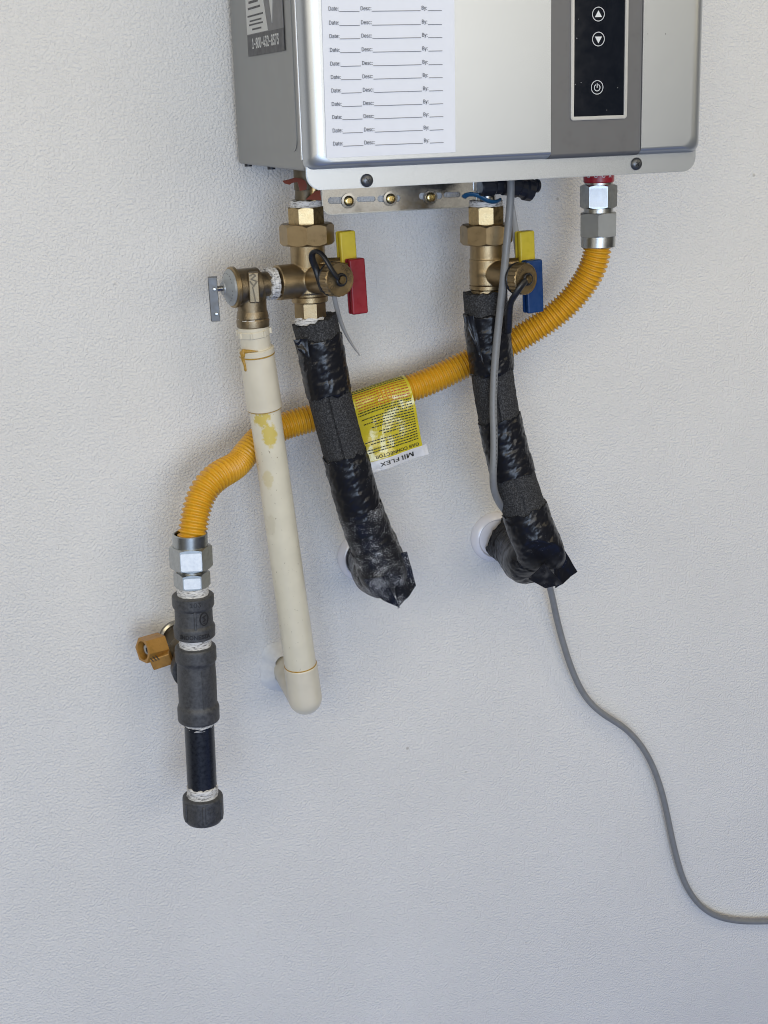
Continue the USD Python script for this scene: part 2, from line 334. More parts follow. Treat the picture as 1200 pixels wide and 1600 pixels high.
# front cover with rolled edges
def cover_solid(y0, r, inset=0.0, nseg=9, front_shift=0.0):
    z0, z1, x0, x1 = .0012, H+.004, 0.0+inset, W-inset
    rings, N = [], 10
    prof = [(0, y0, 0)]+[(1-math.cos(t), y0-(r-front_shift)*math.sin(t), math.sin(t)) for t in np.linspace(0, math.pi/2, nseg)[1:]]
    for f_, y, g_ in prof:
        dx, dz, R_ = r*f_, r*.45*f_, .0065+.003*g_; ring = []
        for cx, cz, a0 in ((x1-dx-R_, z1-dz-R_, 0), (x0+dx+R_, z1-dz-R_, 90), (x0+dx+R_, z0+dz+R_, 180), (x1-dx-R_, z0+dz+R_, 270)):
            for a in np.linspace(a0, a0+90, N): ring.append((cx+R_*math.cos(math.radians(a)), y, cz+R_*math.sin(math.radians(a))))
        rings.append(ring)
    v = np.array(rings).reshape(-1, 3); n = 4*N; k = len(rings); f = []
    for i in range(k-1):
        for j in range(n):
            a, b = i*n+j, i*n+(j+1) % n; f += [(a, b, b+n), (a, b+n, a+n)]
    v = np.vstack([v, [((x0+x1)/2, y0, H/2), ((x0+x1)/2, y0-(r-front_shift), H/2)]])
    for j in range(n):
        f += [(len(v)-2, (j+1) % n, j), (len(v)-1, (k-1)*n+j, (k-1)*n+(j+1) % n)]
    m = trimesh.Trimesh(v, f, process=False); m.fix_normals(); return mani(m)
YF = -D-.014
PX0, PX1 = .2084, .2920
big = lambda x0, x1, y0, y1, z0=-.1, z1=H+.1: m3.Manifold.cube((x1-x0, y1-y0, z1-z0)).translate((x0, y0, z0))
cov = cover_solid(-D, .014) - big(PX0, PX1, -.3, -D-.002)
part('front_cover', tm(cov), M['silver_paint'], heater, 28)
pan = cover_solid(-D-.003, .0095, .002) ^ big(PX0+.0003, PX1-.0003, -.3, -D-.0025)
YP = -D-.0125
panel = part('control_panel', tm(pan), M['grey_panel'], heater, 28)
# lower flange
zf = -.0146
fl = sbox(.0016, zf, W-.0016, .03).buffer(0)
fl = fl.difference(sbox(0, zf-.001, .0136, zf+.012).difference(Point(.0136, zf+.012).buffer(.012, 32))).difference(sbox(W-.0136, zf-.001, W, zf+.012).difference(Point(W-.0136, zf+.012).buffer(.012, 32)))
flm = mani(extr(fl, .0016)); flm2 = mani(extr(fl.buffer(-.0005), .0024))
def xz(o_y): return np.array([[1, 0, 0, 0], [0, 0, -1, o_y], [0, 1, 0, 0], [0, 0, 0, 1.0]])   # local (x, y, z) -> (x, -z + o_y, y)
part('flange', tm(moved(flm+flm2, xz(-D-.0008))), M['silver_paint'], heater, 30)
part('cover_seam', tm(rbox(.0024, .0022, H-.008, .0009, 10).translate((.0001, -D+.0016, H/2+.0045))), M['display_trim'], heater, 35)
# dimple and screws
for k, (px, py) in enumerate(((573, 282), (994, 256))):
    c = at(px, py, -D-.0035)
    T = frame(c, (0, -1, 0))
    s = rev([(0, 0), (.0052, 0), (.0052, .0008), (.0046, .0018), (.0030, .0027), (0, .0030)], 40)
    cr = mani(s)
    for a in (35, 125):
        cr = cr - tm_cross if False else cr - m3.Manifold.cube((.0042, .0008, .004), True).rotate((0, 0, a)).translate((0, 0, .0032))
    w = part('screw', tm(moved(cr, T)), M['screw_dark'], heater, 30)
# display
dx0, dx1, dz0 = at(895.5, 150, YP)[0], at(974.5, 150, YP)[0], at(935, 181.5, YP)[2]
dbox = sbox(dx0, dz0, dx1, .33)
frm = dbox.buffer(.0026, join_style=1).difference(dbox.buffer(-.0002))
fr_ = cat([apply(xz(YP+.0005), extr(frm, .0018)), apply(xz(YP+.0005), extr(dbox.buffer(.0019).difference(dbox.buffer(.0006)), .0023))])
part('display_frame', fr_, M['display_trim'], panel, False)
disp = part('display', apply(xz(YP+.0006), extr(dbox.buffer(-.0001), .0011)), M['black_glass'], panel, False)
YD = YP-.0006
def icon(name, py, kind):
    c = at(935 if py < 100 else 933, py, YD); o = []
    ring = Point(0, 0).buffer(.0056, 32).difference(Point(0, 0).buffer(.00508, 32)); o.append(ring)
    if kind in 'ud':
        s = 1 if kind == 'u' else -1
        o.append(Polygon([(-.0032, -.0021*s-.0002), (.0032, -.0021*s-.0002), (0, .0031*s-.0002)]))
    else:
        pw = Point(0, -.0002).buffer(.0029, 32).difference(Point(0, -.0002).buffer(.0023, 32)).difference(sbox(-.0011, .001, .0011, .004))
        o += [pw, sbox(-.0003, -.0004, .0003, .0032)]
    m = apply(xz(YD), extr(union_all(o), .00012)); m.apply_translation((c[0], 0, c[2]))
    part(name, m, M['icon_white'], panel, False)
icon('up_button', 22, 'u'); icon('down_button', 61, 'd'); icon('power_button', 136.5, 'p')
for px, py, w_, h_ in ((492, 197, .0008, .0014), (492.5, 219, .0006, .0012), (1008+32, 53, .0006, .0010), (1012, 33+20, .0005, .0005)):
    c = at(px, py, YF); c[1] += .0030 if px < 500 else -.00005
    part('scuff', apply(xz(c[1]), apply(trimesh.transformations.translation_matrix((c[0], c[2], 0)), trimesh.creation.box((w_, h_, .0002)))), M['screw_dark'], heater, False)
for px, py, w_ in ((901, 60, .0007), (899, 132, .0006), (908, 129, .0005), (965, 137, .0005), (948, 172, .0004), (904, 30, .0004)):
    c = at(px, py, YD); part('dust_speck', apply(xz(YD), apply(trimesh.transformations.translation_matrix((c[0], c[2], 0)), extr(Point(0, 0).buffer(w_*.8, 4), .00012))), M['sticker_grey'], disp, False)
# service record sheet
o = np.array([.0152, 0, .0103]); px_ = unit(np.array([.1087, 0, .0002])); pz_ = np.array([0, 0, 1.0])
pw_, ph_ = .1085, .26
gx, gz = np.meshgrid(np.linspace(0, pw_, 40), np.linspace(0, ph_, 60))
wob = .0004*meshkit.fbm(np.stack([gx*25, gz*25, gx*0+3], -1), 3)
PP = np.stack([o[0]+gx*px_[0]-.0020*gz*0+.0016*gz/.1166*1.0*(1), YF-.00025-wob, o[2]+gz+gx*px_[2]], -1)
PP[..., 0] = o[0]+gx+gz*(.0163-.0152)/.1166
sheet, _ = grid_sheet(PP, .0002)
paper = part('service_sheet', sheet, M['paper'], heater, True)
rows = [13.5, 35.5, 56.5, 78, 99.5, 120.5, 141.5, 162.5, 183, 204, 224.5]
Tp = xz(YF-.0010)
tx = []
for i, r in enumerate(rows+[]):
    xs = at(513+.72*i, r+3, YF-.001); b = at(703, r*.985, YF-.001)
    z = xs[2]; x0 = xs[0]; zs = (at(659+.3*i, r-1.3-.42*i*.9+3, YF-.001)[2]-z)/.078
    for s_, dx, wd in (('Date:', 0.0, .0081), ('Desc:', .0257, .0088), ('By:', .0757, .0046)):
        t = text(s_, .0029); t.vertices[:, 0] *= wd/t.bounds[1, 0]; t.apply_translation((x0+dx, z+zs*dx, 0)); tx.append(apply(Tp, t))
    for a, b2 in ((.0084, .0249), (.0349, .0750), (.0810, .0927)):
        q = trimesh.creation.box(((b2-a), .00035, .0001)); q.apply_translation((x0+(a+b2)/2, z-.0007+zs*(a+b2)/2, .00005)); tx.append(apply(Tp, q))
part('printed_lines', cat(tx), M['ink'], paper, False)
# sticker on the left side
def SX(px, py): p = atX(px, py, 0.0); return p[1], p[2]
a, b, c_, d_ = (SX(*q) for q in ((389.6, 86.9), (445.6, 80.9), (444.2, 46.7), (387.3, 53.7)))
Ts = np.array([[0, 0, -1, -.0003], [-1, 0, 0, 0], [0, 1, 0, 0], [0, 0, 0, 1.0]])    # local x -> -y, y -> z, z -> -x
y0, y1, zb, zt = .0800, .1995, .0927, .1100
def sbx(x0, z0, x1, z1, h): return apply(Ts, extr(sbox(x0, z0, x1, z1), h))
stk = part('contact_sticker', sbx(y0, zb, y1, zt, .0004), M['sticker_dark'], heater, False, label='dark and white sticker with a phone number on the heater side')
part('sticker_field', sbx(y0, zt, y1, .30, .0004), M['sticker_grey'], stk, False)
part('sticker_panel', apply(Ts, extr(Polygon([(y0+.001, zt+.0006), (.1515, zt+.0006), (.1445, .127), (.137, .145), (y0+.001, .20)]), .0006)), M['sticker_white'], stk, False)
part('sticker_wedge', apply(Ts, extr(Polygon([(.166, .1155), (.1725, .14), (.185, .18), (.152, .18), (.158, .14)]), .0006)), M['sticker_white'], stk, False)
t = text('1-800-432-8373', .0072, True); t.vertices[:, 0] *= .0885/t.bounds[1, 0]; t.vertices[:, 1] *= 1.12
t.apply_translation((y0+.0155, zb+.0058, .0004)); part('phone_number', apply(Ts, t), M['sticker_white'], stk, False)
ls = []
for k, (z, xa, xb, h) in enumerate(((.1145, .100, .131, .0014), (.1185, .090, .137, .0013), (.1215, .093, .133, .0013), (.1255, .086, .139, .0014), (.1315, .089, .131, .0017), (.1362, .092, .124, .0020), (.1420, .089, .128, .0016))):
    x = xa
    while x < xb:
        w = rng.uniform(.002, .0055); ls.append(sbx(x, z-.0012, min(x+w, xb), z-.0012+h, .0008)); x += w+.0007
part('small_print', cat(ls), M['sticker_dark'], stk, False)
for px, py in ((388, 258), (424, 264)):
    p = atX(px, py, .006); part('foot', cast(cyl((.006, p[1], .003), (.006, p[1], -.0022), .0035), .001, 3), M['black_plastic'], heater)
# wall bracket of the heater, with slots
bx0, bx1, bz0, bz1 = at(505, 320, -.005)[0], .262, at(620, 329.5, -.005)[2], .03
br = sbox(bx0, bz0, bx1, bz1).buffer(-.009).buffer(.009)
holes, scr = [], []
for x0, x1, y in ((513.5, 556, 314), (558.5, 588, 312), (591, 627, 311), (656, 692.5, 307), (695, 721, 305)):
    p, q = at(x0, y, -.005), at(x1, y-1.0, -.005); hgt = .0032 if x1-x0 > 30 else .0026
    holes.append(LineString([(p[0]+hgt, p[2]), (q[0]-hgt, q[2])]).buffer(hgt))
br = br.difference(union_all(holes))
brm = extr(br, .0012)
bracket = part('mounting_bracket', apply(xz(-.0012), brm), M['steel'], heater, False, label='bright steel wall bracket with slots')
for x0, x1 in ((541, 541), ):
    pass
edge = br.buffer(0).exterior
part('bracket_rim', apply(xz(-.0022), extr(edge.buffer(.0005), .0007)), M['zinc'], bracket, 30)
for px, py in ((545.5, 314), (611, 310.5), (673.5, 308.5)):
    c = at(px, py, -.0050)
    hd = revm([(0, 0), (.0050, 0), (.0050, .0006), (.0042, .0022), (.0030, .0027), (0, .0027)], 32) - m3.Manifold.cylinder(.004, .0021, .0021, 6).translate((0, 0, .0010))
    part('bracket_screw', tm(moved(hd, frame(c+[0, .001, 0], (0, -1, 0)))), M['screw_brass'], bracket, 30)
    part('washer', lathe_on(c+[0, .0019, 0], (0, -1, 0), [(0, 0), (.0072, 0), (.0072, .0006), (0, .0009)], 32), M['steel'], bracket, 30)

# ------------------------------------------------------------------ valve bodies
def strap(pts, ring_c, ring_d, parent, rad=.0021):
    q, s = path3(pts, .001)
    part('tether_strap', sweep(q, rad, 12, True, sx=1.0, sy=.75), M['black_rubber'], parent, True)
def torus(c, d, R, r, n=40, m=14):
    a = np.linspace(0, 2*math.pi, n, False); T = frame(np.asarray(c, float), d)
    b = np.arange(m)*2*math.pi/m
    v = np.stack([(R+r*np.cos(b))[None]*np.cos(a)[:, None], (R+r*np.cos(b))[None]*np.sin(a)[:, None], np.broadcast_to(r*np.sin(b), (n, m))], -1).reshape(-1, 3)
    i, j = np.meshgrid(np.arange(n), np.arange(m), indexing='ij'); i2, j2 = (i+1) % n, (j+1) % m
    f = np.vstack([np.stack([i*m+j, i2*m+j, i2*m+j2], -1).reshape(-1, 3), np.stack([i*m+j, i2*m+j2, i*m+j2], -1).reshape(-1, 3)])
    return apply(T, trimesh.Trimesh(v, f, process=False))
def ring_band(A, B, w, mat_, parent, name, rough=.0006, seed=0, n=14, seg=48):   # an uneven band of paste or tape
    q = np.linspace(A, B, n); r = rw(A, w); t, x, y = frames(q)
    a = np.arange(seg)*2*math.pi/seg
    nn = meshkit.fbm(np.stack([np.cos(a)[None]*3+seed*7+np.zeros((n, 1)), np.sin(a)[None]*3+np.zeros((n, 1)), np.arange(n)[:, None]*.8+np.zeros((1, seg))], -1), 3)
    rr = r+rough*(nn-.5)*2.4; rr[0] -= .0006; rr[-1] -= .0006
    # ragged ends
    m = sweep(q, rr, seg); v = np.array(m.vertices); L = np.linalg.norm(B-A)
    rag = (meshkit.fbm(np.stack([np.cos(a)*5+seed, np.sin(a)*5, a*0], -1), 3)-.5)*min(.004, L*.5)
    d = unit(B-A)
    v[:seg] += d*rag[:, None]; v[(n-1)*seg:n*seg] += d*np.roll(rag, 11)[:, None]
    m.vertices = v
    part(name, m, mat_, parent, True)
def channel_handle(c, sx, sz, dep, mat_, name, parent, tilt=0, yaw=0):
    body = rbox(sx, dep, sz, .0016)
    body = body - m3.Manifold.cube((sx*.55, dep*.42, sz*1.2), True).translate((-sx*.42, dep*.04, -sz*.08))
    T = trimesh.transformations.euler_matrix(0, tilt, yaw); T[:3, 3] = c
    return part(name, tm(moved(body, T)), mat_, parent, 35)

def isolation_valve(name, label, axis, rows, ws, branch, cap_px, cap_y, handle, yellow, hmat, strap_px, letters):
    A, B = axis
    P = lambda py: on_axis(A, B, py)
    v = thing(name, label, 'valve', P(rows['body']), 'water isolation valves under the heater')
    R = lambda k, py: rw(P(py), ws[k])
    part('top_nut', nut(P(rows['top'][1]), P(rows['top'][0]), R('top', rows['top'][0])/math.cos(math.pi/8)*.985, 8, .0008), M['brass_bright'], v, 25)
    part('union_collar', tm(cyl(P(rows['union'][0]+1), P(rows['union'][0]-4), R('top', rows['union'][0])*.9)), M['brass_bright'], v, 35)
    part('union_nut', nut(P(rows['union'][1]), P(rows['union'][0]), R('union', rows['union'][0]), 8, .0016, 'corner'), M['brass'], v, 25)
    rn, rb = R('neck', rows['body']), R('body', rows['body'])
    bc = P(rows['body'])
    body = cyl(P(rows['union'][1]-4), P(rows['low'][0]), rn) + m3.Manifold.sphere(rb, 48).translate(tuple(bc)) + cyl(P(rows['body']+20), P(rows['body']-20), rb*.98)
    if branch is not None: body = body + cyl(bc, bc+(branch[0]-bc)*.93, rw(bc, branch[1])) 
    cd = unit(cap_y); cc = at(*cap_px[:2], bc[1]-cap_px[2]); 
    cd = unit((cc-bc)*np.array([1, 1, .3])) if cap_y is None else cd
    r_cap = cap_px[3]
    p_in = cc-cd*.010
    body = body + cyl(bc, p_in, r_cap*.82)
    part('body', cast(body), M['brass'], v, True)
    part('lower_collar', lathe_on(P(rows['low'][1]), P(rows['low'][0])-P(rows['low'][1]), [(0, -.0002), (rn*.98, -.0002), (rn*1.06, .001), (rn*1.06, np.linalg.norm(P(rows['low'][0])-P(rows['low'][1]))), (0, np.linalg.norm(P(rows['low'][0])-P(rows['low'][1]))+.001)]), M['brass'], v)
    part('lower_hex', nut(P(rows['hex'][1]), P(rows['hex'][0]), R('hex', rows['hex'][0])/math.cos(math.pi/8)*.97, 8, .0008), M['brass'], v, 25)
    # drain cap: knurled edge, face, stud
    T = frame(cc-cd*.011, cd)
    n = 22; a = np.linspace(0, 2*math.pi, n*6, False); rr = r_cap*(1+.022*np.sign(np.sin(a*n))*np.abs(np.sin(a*n))**.5)
    kn = m3.CrossSection([np.stack([rr*np.cos(a), rr*np.sin(a)], 1).tolist()]).extrude(.0105) ^ revm([(0, 0), (r_cap*1.0, 0), (r_cap*1.04, .0012), (r_cap*1.04, .0090), (r_cap*.955, .0105), (0, .0105)], 96)
    kn = kn - revm([(0, .0099), (r_cap*.90, .0099), (r_cap*.90, .02), (0, .02)], 64)
    cap = part('drain_cap', tm(moved(kn, T)), M['brass'], v, 28)
    st = frame(cc-cd*.0012, cd)
    part('cap_stud', apply(st, rev([(0, 0), (.0036, 0), (.0036, .0046), (.0032, .0052), (0, .0052)], 32)), M['brass_bright'], cap)
    part('strap_ring', torus(cc+cd*.0015, cd, .0046, .0014), M['black_rubber'], cap, True)
    part('gasket_ring', torus(cc-cd*.0125, cd, r_cap*.93, .0016), M['black_rubber'], cap, True)
    # raised letters round the face
    for s, a0 in letters:
        for k, ch in enumerate(s):
            t = text(ch, .0036, True); t.vertices[:, 2] *= 4; t.apply_translation((-t.bounds[1, 0]/2, r_cap*.60, -.0001))
            t.apply_transform(trimesh.transformations.rotation_matrix(math.radians(a0-k*24), (0, 0, 1)))
            part('raised_letter', apply(frame(cc-cd*.0011, cd), t), M['bronze'], cap, False)
    if strap_px:
        q, s = path3([at(x, y, bc[1]-dy) for x, y, dy in strap_px], .001)
        part('tether_strap', sweep(q, .0029, 12, True, sx=.7, sy=1.15), M['black_rubber'], v, True)
    for hp, m_, nm, key in ((handle, hmat, 'shutoff_handle', 1), (yellow, M['yellow_handle'], 'drain_handle', 2)):
        px, py, dy, wpx, hpx = hp
        c = at(px, py, bc[1]-dy); sx, sz = 2*rw(c, wpx), 2*rw(c, hpx)
        channel_handle(c, sx, sz, .011, m_, nm, v, tilt=-.035, yaw=.12)
        b0 = np.array([bc[0], c[1]+.004, c[2]+(sz*.32 if key == 1 else -sz*.46)])
        e = np.array([c[0]-sx*.2, c[1]+.002, b0[2]])
        part('handle_stem', tm(cyl(b0, e, .0055)), M['brass'], v, 35)
    return v, bc, cc, cd

Yv = -.100
hA, hB = at(477, 330, Yv), at(486, 492, Yv)
hA = np.array([hA[0]*.5+hB[0]*.5, Yv, hA[2]]); hB = np.array([hA[0], Yv, hB[2]])
hbc = on_axis(hA, hB, 437)
tpA = at(352, 450, -.113)
hot, hbc, hcc, hcd = isolation_valve('isolation_valve', 'brass valve with a red handle and the relief valve on its left', (hA, hB),
    dict(top=(323, 350), union=(349, 382), body=437, low=(463, 472), hex=(471, 496)), dict(top=56, union=86, neck=54, body=58, hex=50),
    (hbc+unit(tpA-hbc)*.034, 54), (532, 437, .055, .0148), (.30, -.95, .02), (557, 447, .022, 27, 86), (541, 387, .012, 27, 52), M['red_handle'],
    [(505, 452, .040), (499, 436, .044), (493, 418, .044), (488, 405, .046), (489, 395, .049), (496, 393, .053), (506, 401, .058), (514, 414, .060), (522, 427, .060), (528, 434, .0585)], (('DRAW', -20), ('GUN', 125)))
cA, cB = at(760, 320, Yv), at(760, 455, Yv); cA = np.array([(cA[0]+cB[0])/2, Yv, cA[2]]); cB = np.array([cA[0], Yv, cB[2]])
cold, cbc, ccc, ccd = isolation_valve('isolation_valve', 'brass valve with a blue handle behind the grey cable', (cA, cB),
    dict(top=(322, 350), union=(350, 381), body=424, low=(445, 452), hex=(452, 470)), dict(top=55, union=82, neck=52, body=55, hex=50),
    None, (823, 436, .050, .0143), (.34, -.94, .02), (832, 447, .022, 29, 82), (820, 387, .012, 27, 52), M['blue_handle'],
    [(822, 438, .0525), (815, 446, .055), (806, 459, .053), (799, 471, .048), (796, 485, .043), (795, 505, .038), (794, 520, .033)], (('DRAW', 100), ))
# white paste bands at the joints
P = lambda py: on_axis(hA, hB, py)
ring_band(P(326), P(313), 50, M['pipe_dope'], hot, 'thread_tape', .0005, 1)
ring_band(P(506), P(493), 50, M['pipe_dope'], hot, 'thread_tape', .0010, 2)
Pc = lambda py: on_axis(cA, cB, py)
ring_band(Pc(323), Pc(313), 52, M['pipe_dope'], cold, 'thread_tape', .0006, 3)

# connectors that come out of the heater, with their clips
cn = part('water_outlet', lathe_on(P(318), (0, 0, 1), [(0, 0), (.0135, 0), (.0142, .0012), (.0135, .0026), (.0095, .0034), (.0088, .012), (.0095, .0125), (.0095, .05), (0, .05)]), M['tarnish'], heater)
part('outlet_pipe', tm(cyl(P(316)+[.006, -.008, 0], P(280)+[.006, -.008, 0], .0040)), M['brass_bright'], heater)
zp = [(265, 330), (370, 310), (500, 270), (600, 285), (690, 330), (722, 420), (705, 500), (590, 520), (565, 420), (545, 352), (440, 372), (390, 405), (300, 380)]
cp_ = [at(420+x/12, 255+y/12, Yv-.016) for x, y in zp]
oc = part('orange_clip', apply(xz(Yv-.014), extr(Polygon([(p_[0], p_[2]) for p_ in cp_]).buffer(-.0004).buffer(.0004), .0016)), M['orange_clip'], heater, False)
part('clip_tab', apply(frame(at(490, 306, Yv-.014), (0, -1, .2)), extr(Polygon([(-.008, -.003), (.006, -.0045), (.006, .0045), (.001, .0035)]), .0022)), M['orange_clip'], oc, False)
part('water_inlet', lathe_on(Pc(318), (0, 0, 1), [(0, 0), (.0135, 0), (.0142, .0012), (.0135, .0026), (.0095, .0034), (.0088, .010), (.012, .0125), (.012, .05), (0, .05)]), M['steel'], heater)
q = np.array([at(x, y, Yv-dy) for x, y, dy in ((725, 308, .008), (732, 304, .012), (745, 305, .016), (757, 311, .018), (767, 315, .018), (781, 312, .014))])
pts, _ = path3(q, .001); part('blue_clip', sweep(pts, .0027, 10, True, sx=.6, sy=1.0), M['blue_clip'], heater, True)
for (px, py, dy, r, l, ax) in ((773, 291, .020, .0085, .030, (1, 0, 0)), (810, 293, .012, .0100, .030, (.9, .1, -.25)), (833, 290, .010, .0062, .012, (.9, .1, -.1))):
    c = at(px, py, Yv-dy); ax = unit(ax)
    part('cable_gland', lathe_on(c-ax*l/2, ax, [(0, 0), (r*.9, 0), (r, .0015), (r, l*.45), (r*.86, l*.5), (r*.86, l*.7), (r*1.02, l*.75), (r, l-.001), (r*.8, l), (0, l)], 14), M['black_plastic'], heater, 25)
part('inner_frame', tm(rbox(.30, .16, .004, .001).translate((W/2, -.125, .0035))), M['screw_dark'], heater)

# ------------------------------------------------------------------ relief valve
rA, rB = tpA, hbc                        # runs from its dial on the left into the valve body
dv = unit(rB-rA); Lr = lambda px: (lambda t: rA+(rB-rA)*t)(np.clip(np.interp(px, [pj(rA+(rB-rA)*s)[0] for s in np.linspace(-.6, 1, 60)], np.linspace(-.6, 1, 60)), -.6, 1))
rel = thing('relief_valve', 'dull bronze pressure relief valve with a steel test lever on its left end', 'valve', Lr(392))
cO = Lr(392)
body = cyl(Lr(367), Lr(402), rw(cO, 55)) + cyl(Lr(398), Lr(424), rw(cO, 39)) + cyl(cO+[0, 0, -.002], cO+[0, 0, -.033], rw(cO, 46)) 
part('body', cast(body), M['bronze'], rel, True)
q0 = cO+np.array([0, 0, -.0375])
part('outlet', lathe_on(q0, (0, 0, 1), [(0, 0), (rw(q0, 47), 0), (rw(q0, 51), .0014), (rw(q0, 52), .007), (rw(q0, 49), .0085), (rw(q0, 50.5), .0095), (rw(q0, 47), .0150), (0, .0155)]), M['bronze'], rel)
part('flange_ring', lathe_on(Lr(360), dv, [(0, 0), (rw(cO, 60), 0), (rw(cO, 64), .0012), (rw(cO, 64), .0038), (rw(cO, 58), .0052), (0, .0052)]), M['brass'], rel)
dl = part('dial', lathe_on(Lr(363), -dv, [(0, 0), (rw(cO, 57), 0), (rw(cO, 57), .0024), (rw(cO, 54), .0034), (rw(cO, 36), .0062), (rw(cO, 21), .0086), (rw(cO, 20), .0096), (0, .0096)]), M['dial_grey'], rel, 20)
part('plunger', lathe_on(Lr(355), -dv, [(0, 0), (rw(cO, 17), 0), (rw(cO, 15), .004), (rw(cO, 9), .005), (rw(cO, 9), .012), (0, .012)]), M['steel'], rel)
ll = []
for k in range(22):                      # the dial's ring of small stamped marks
    a = k*2*math.pi/22; bxm = trimesh.creation.box((.0012, .0022, .0005)); bxm.apply_translation((0, .0118, 0)); bxm.apply_transform(trimesh.transformations.rotation_matrix(a, (0, 0, 1)))
    if k % 6 != 5: ll.append(apply(frame(Lr(363)-dv*.0048, -dv), bxm))
part('stamped_ring', cat(ll), M['lever_steel'], dl, False)
# lug with a mark
c = at(397, 449, cO[1]-rw(cO, 56)); Tl = frame(c, unit(np.array([-.28, -.96, 0])))
part('wrench_lug', tm(moved(rbox(.0094, .0268, .007, .0012), Tl @ np.diag([1, 1, 1, 1]))), M['bronze'], rel, 30)
part('lug_mark', apply(Tl @ trimesh.transformations.translation_matrix((0, .0065, .0034)), extr(union_all([LineString([(-.003, .004), (0, .0055), (.002, .004), (-.002, .001), (.003, -.001), (0, -.005), (-.003, -.001)]).buffer(.0006), LineString([(-.001, -.006), (.0008, -.019)]).buffer(.0006)]), .0006)), M['tarnish'], rel, False)
# lever: folded steel strip
lc = at(334.5, 468, rA[1]-.004)
lw, lh = 2*rw(lc, 14), 2*rw(lc, 69)
lv = rbox(lw, .0012, lh, .0005, 8) + rbox(.0012, .008, lh*.93, .0005, 8).translate((-lw/2+.0003, .0038, -.001)) + rbox(lw, .0085, .0014, .0005, 8).translate((0, .0038, lh/2-.0006))
Tl2 = trimesh.transformations.euler_matrix(0, -.02, -.25); Tl2[:3, 3] = lc
lev = part('test_lever', tm(moved(lv, Tl2)), M['lever_steel'], rel, 30)
for dz in (.23, -.33):
    part('rivet', apply(Tl2, apply(frame((.001, -.0006, lh*dz), (0, -1, 0)), rev([(0, 0), (.0016, 0), (.0013, .0009), (0, .0012)], 20))), M['zinc'], lev)
ring_band(Lr(417), Lr(430), 48.5, M['pipe_dope'], rel, 'thread_tape', .0014, 4)

# ------------------------------------------------------------------ CPVC drain pipe
dT, dB = at(393, 495, q0[1]), at(474.5, 1075, -.070)
dT = np.array([q0[0], q0[1], q0[2]])
Pd = lambda py: on_axis(dT, dB, py)
s1 = Pd(668); s2 = Pd(700)
fr = lambda p: p+unit(CAM-p)*.0135
stain_mat('cpvc', (.71, .665, .525), [(fr(Pd(652))+RT*(-.004), (.013, .03, .016), (.60, .46, .06), .85), (fr(Pd(680))+RT*.001, (.012, .03, .021), (.62, .48, .07), .85), (fr(Pd(748))-RT*.006, (.008, .03, .016), (.55, .43, .10), .35), (fr(Pd(820))-RT*.009, (.006, .03, .022), (.35, .28, .14), .15)], .70)
stain_mat('cpvc_fitting', (.68, .63, .505), [], .86)
drain = thing('drain_pipe', 'cream plastic drain pipe leaning down to an elbow in the wall', 'pipe', dB)
dd = unit(dT-dB)
def dl_(py0, py1, w0, w1=None, name='x', m=None, ch=.0008, par=None, smooth=35):
    a, b = Pd(py1), Pd(py0); L = np.linalg.norm(b-a); r0, r1 = rw(a, w0), rw(b, w1 or w0)
    return part(name, lathe_on(a, b-a, [(0, 0), (r0-ch, 0), (r0, ch), (r1, L-ch), (r1-ch, L), (0, L)]), m or M['cpvc_fitting'], par or drain, smooth)
ring_band(Pd(508), Pd(495), 47, M['pipe_dope'], drain, 'thread_tape', .0004, 5)
dl_(507, 514, 49, name='adapter'); ad = dl_(513, 524, 50.5, name='adapter_collar'); dl_(523, 548, 47.5, name='adapter_neck')
for k in range(8):
    a = k*math.pi/4; u = frame(Pd(518), dd)
    bxm = trimesh.creation.box((.0035, .0016, .005)); bxm.apply_translation((rw(Pd(518), 50), 0, 0)); bxm.apply_transform(trimesh.transformations.rotation_matrix(a+.4, (0, 0, 1)))
    part('collar_rib', apply(u, bxm), M['cpvc_fitting'], ad, False)
dl_(543, 553, 56, 56, name='coupling_rim'); dl_(553, 637, 55.5, 54.5, name='coupling', ch=.0006)
dl_(552, 554, 56.3, name='glue_line', m=M['glue_line'], ch=.0001); dl_(636.3, 638.2, 53.5, name='glue_line', m=M['glue_line'], ch=.0001)
dl_(637, 1040, 49.5, 49, name='pipe', m=M['cpvc'], ch=.0002)
dl_(1037, 1040.5, 51.5, name='glue_line', m=M['glue_line'], ch=.0002)
# glue drip on the coupling
c = Pd(548); rr0 = rw(c, 56); u0 = unit(CAM-c); lf = unit(np.cross(dd, u0))
def on_surf(ang, py, w): p = Pd(py); return p+rw(p, w)*(math.cos(ang)*unit(u0-(u0@dd)*dd)+math.sin(ang)*lf)
pts, _ = path3([on_surf(-.85, 539, 52), on_surf(-.86, 546, 56.4), on_surf(-.92, 553, 56.6), on_surf(-.86, 560, 56.2), on_surf(-.84, 567, 56.2), on_surf(-.84, 572, 56.2)], .0008)
if pj(pts[0])[0] > pj(Pd(545))[0]:
    lf = -lf; pts, _ = path3([on_surf(-.85, 539, 52), on_surf(-.86, 546, 56.4), on_surf(-.92, 553, 56.6), on_surf(-.86, 560, 56.2), on_surf(-.84, 567, 56.2), on_surf(-.84, 572, 56.2)], .0008)
part('glue_drip', sweep(pts, np.interp(np.linspace(0, 1, len(pts)), [0, .25, .5, .8, .95, 1], [.002, .0024, .0016, .0011, .0013, .0004]), 10), M['glue_line'], drain, True)
pts, _ = path3([on_surf(-1.0, 545, 56.2), on_surf(-.7, 541.5, 53), on_surf(-.3, 541, 50), on_surf(.1, 542, 49)], .0008)
part('glue_smear', sweep(pts, np.interp(np.linspace(0, 1, len(pts)), [0, .4, 1], [.0022, .0017, .0003]), 10), M['glue_line'], drain, True)
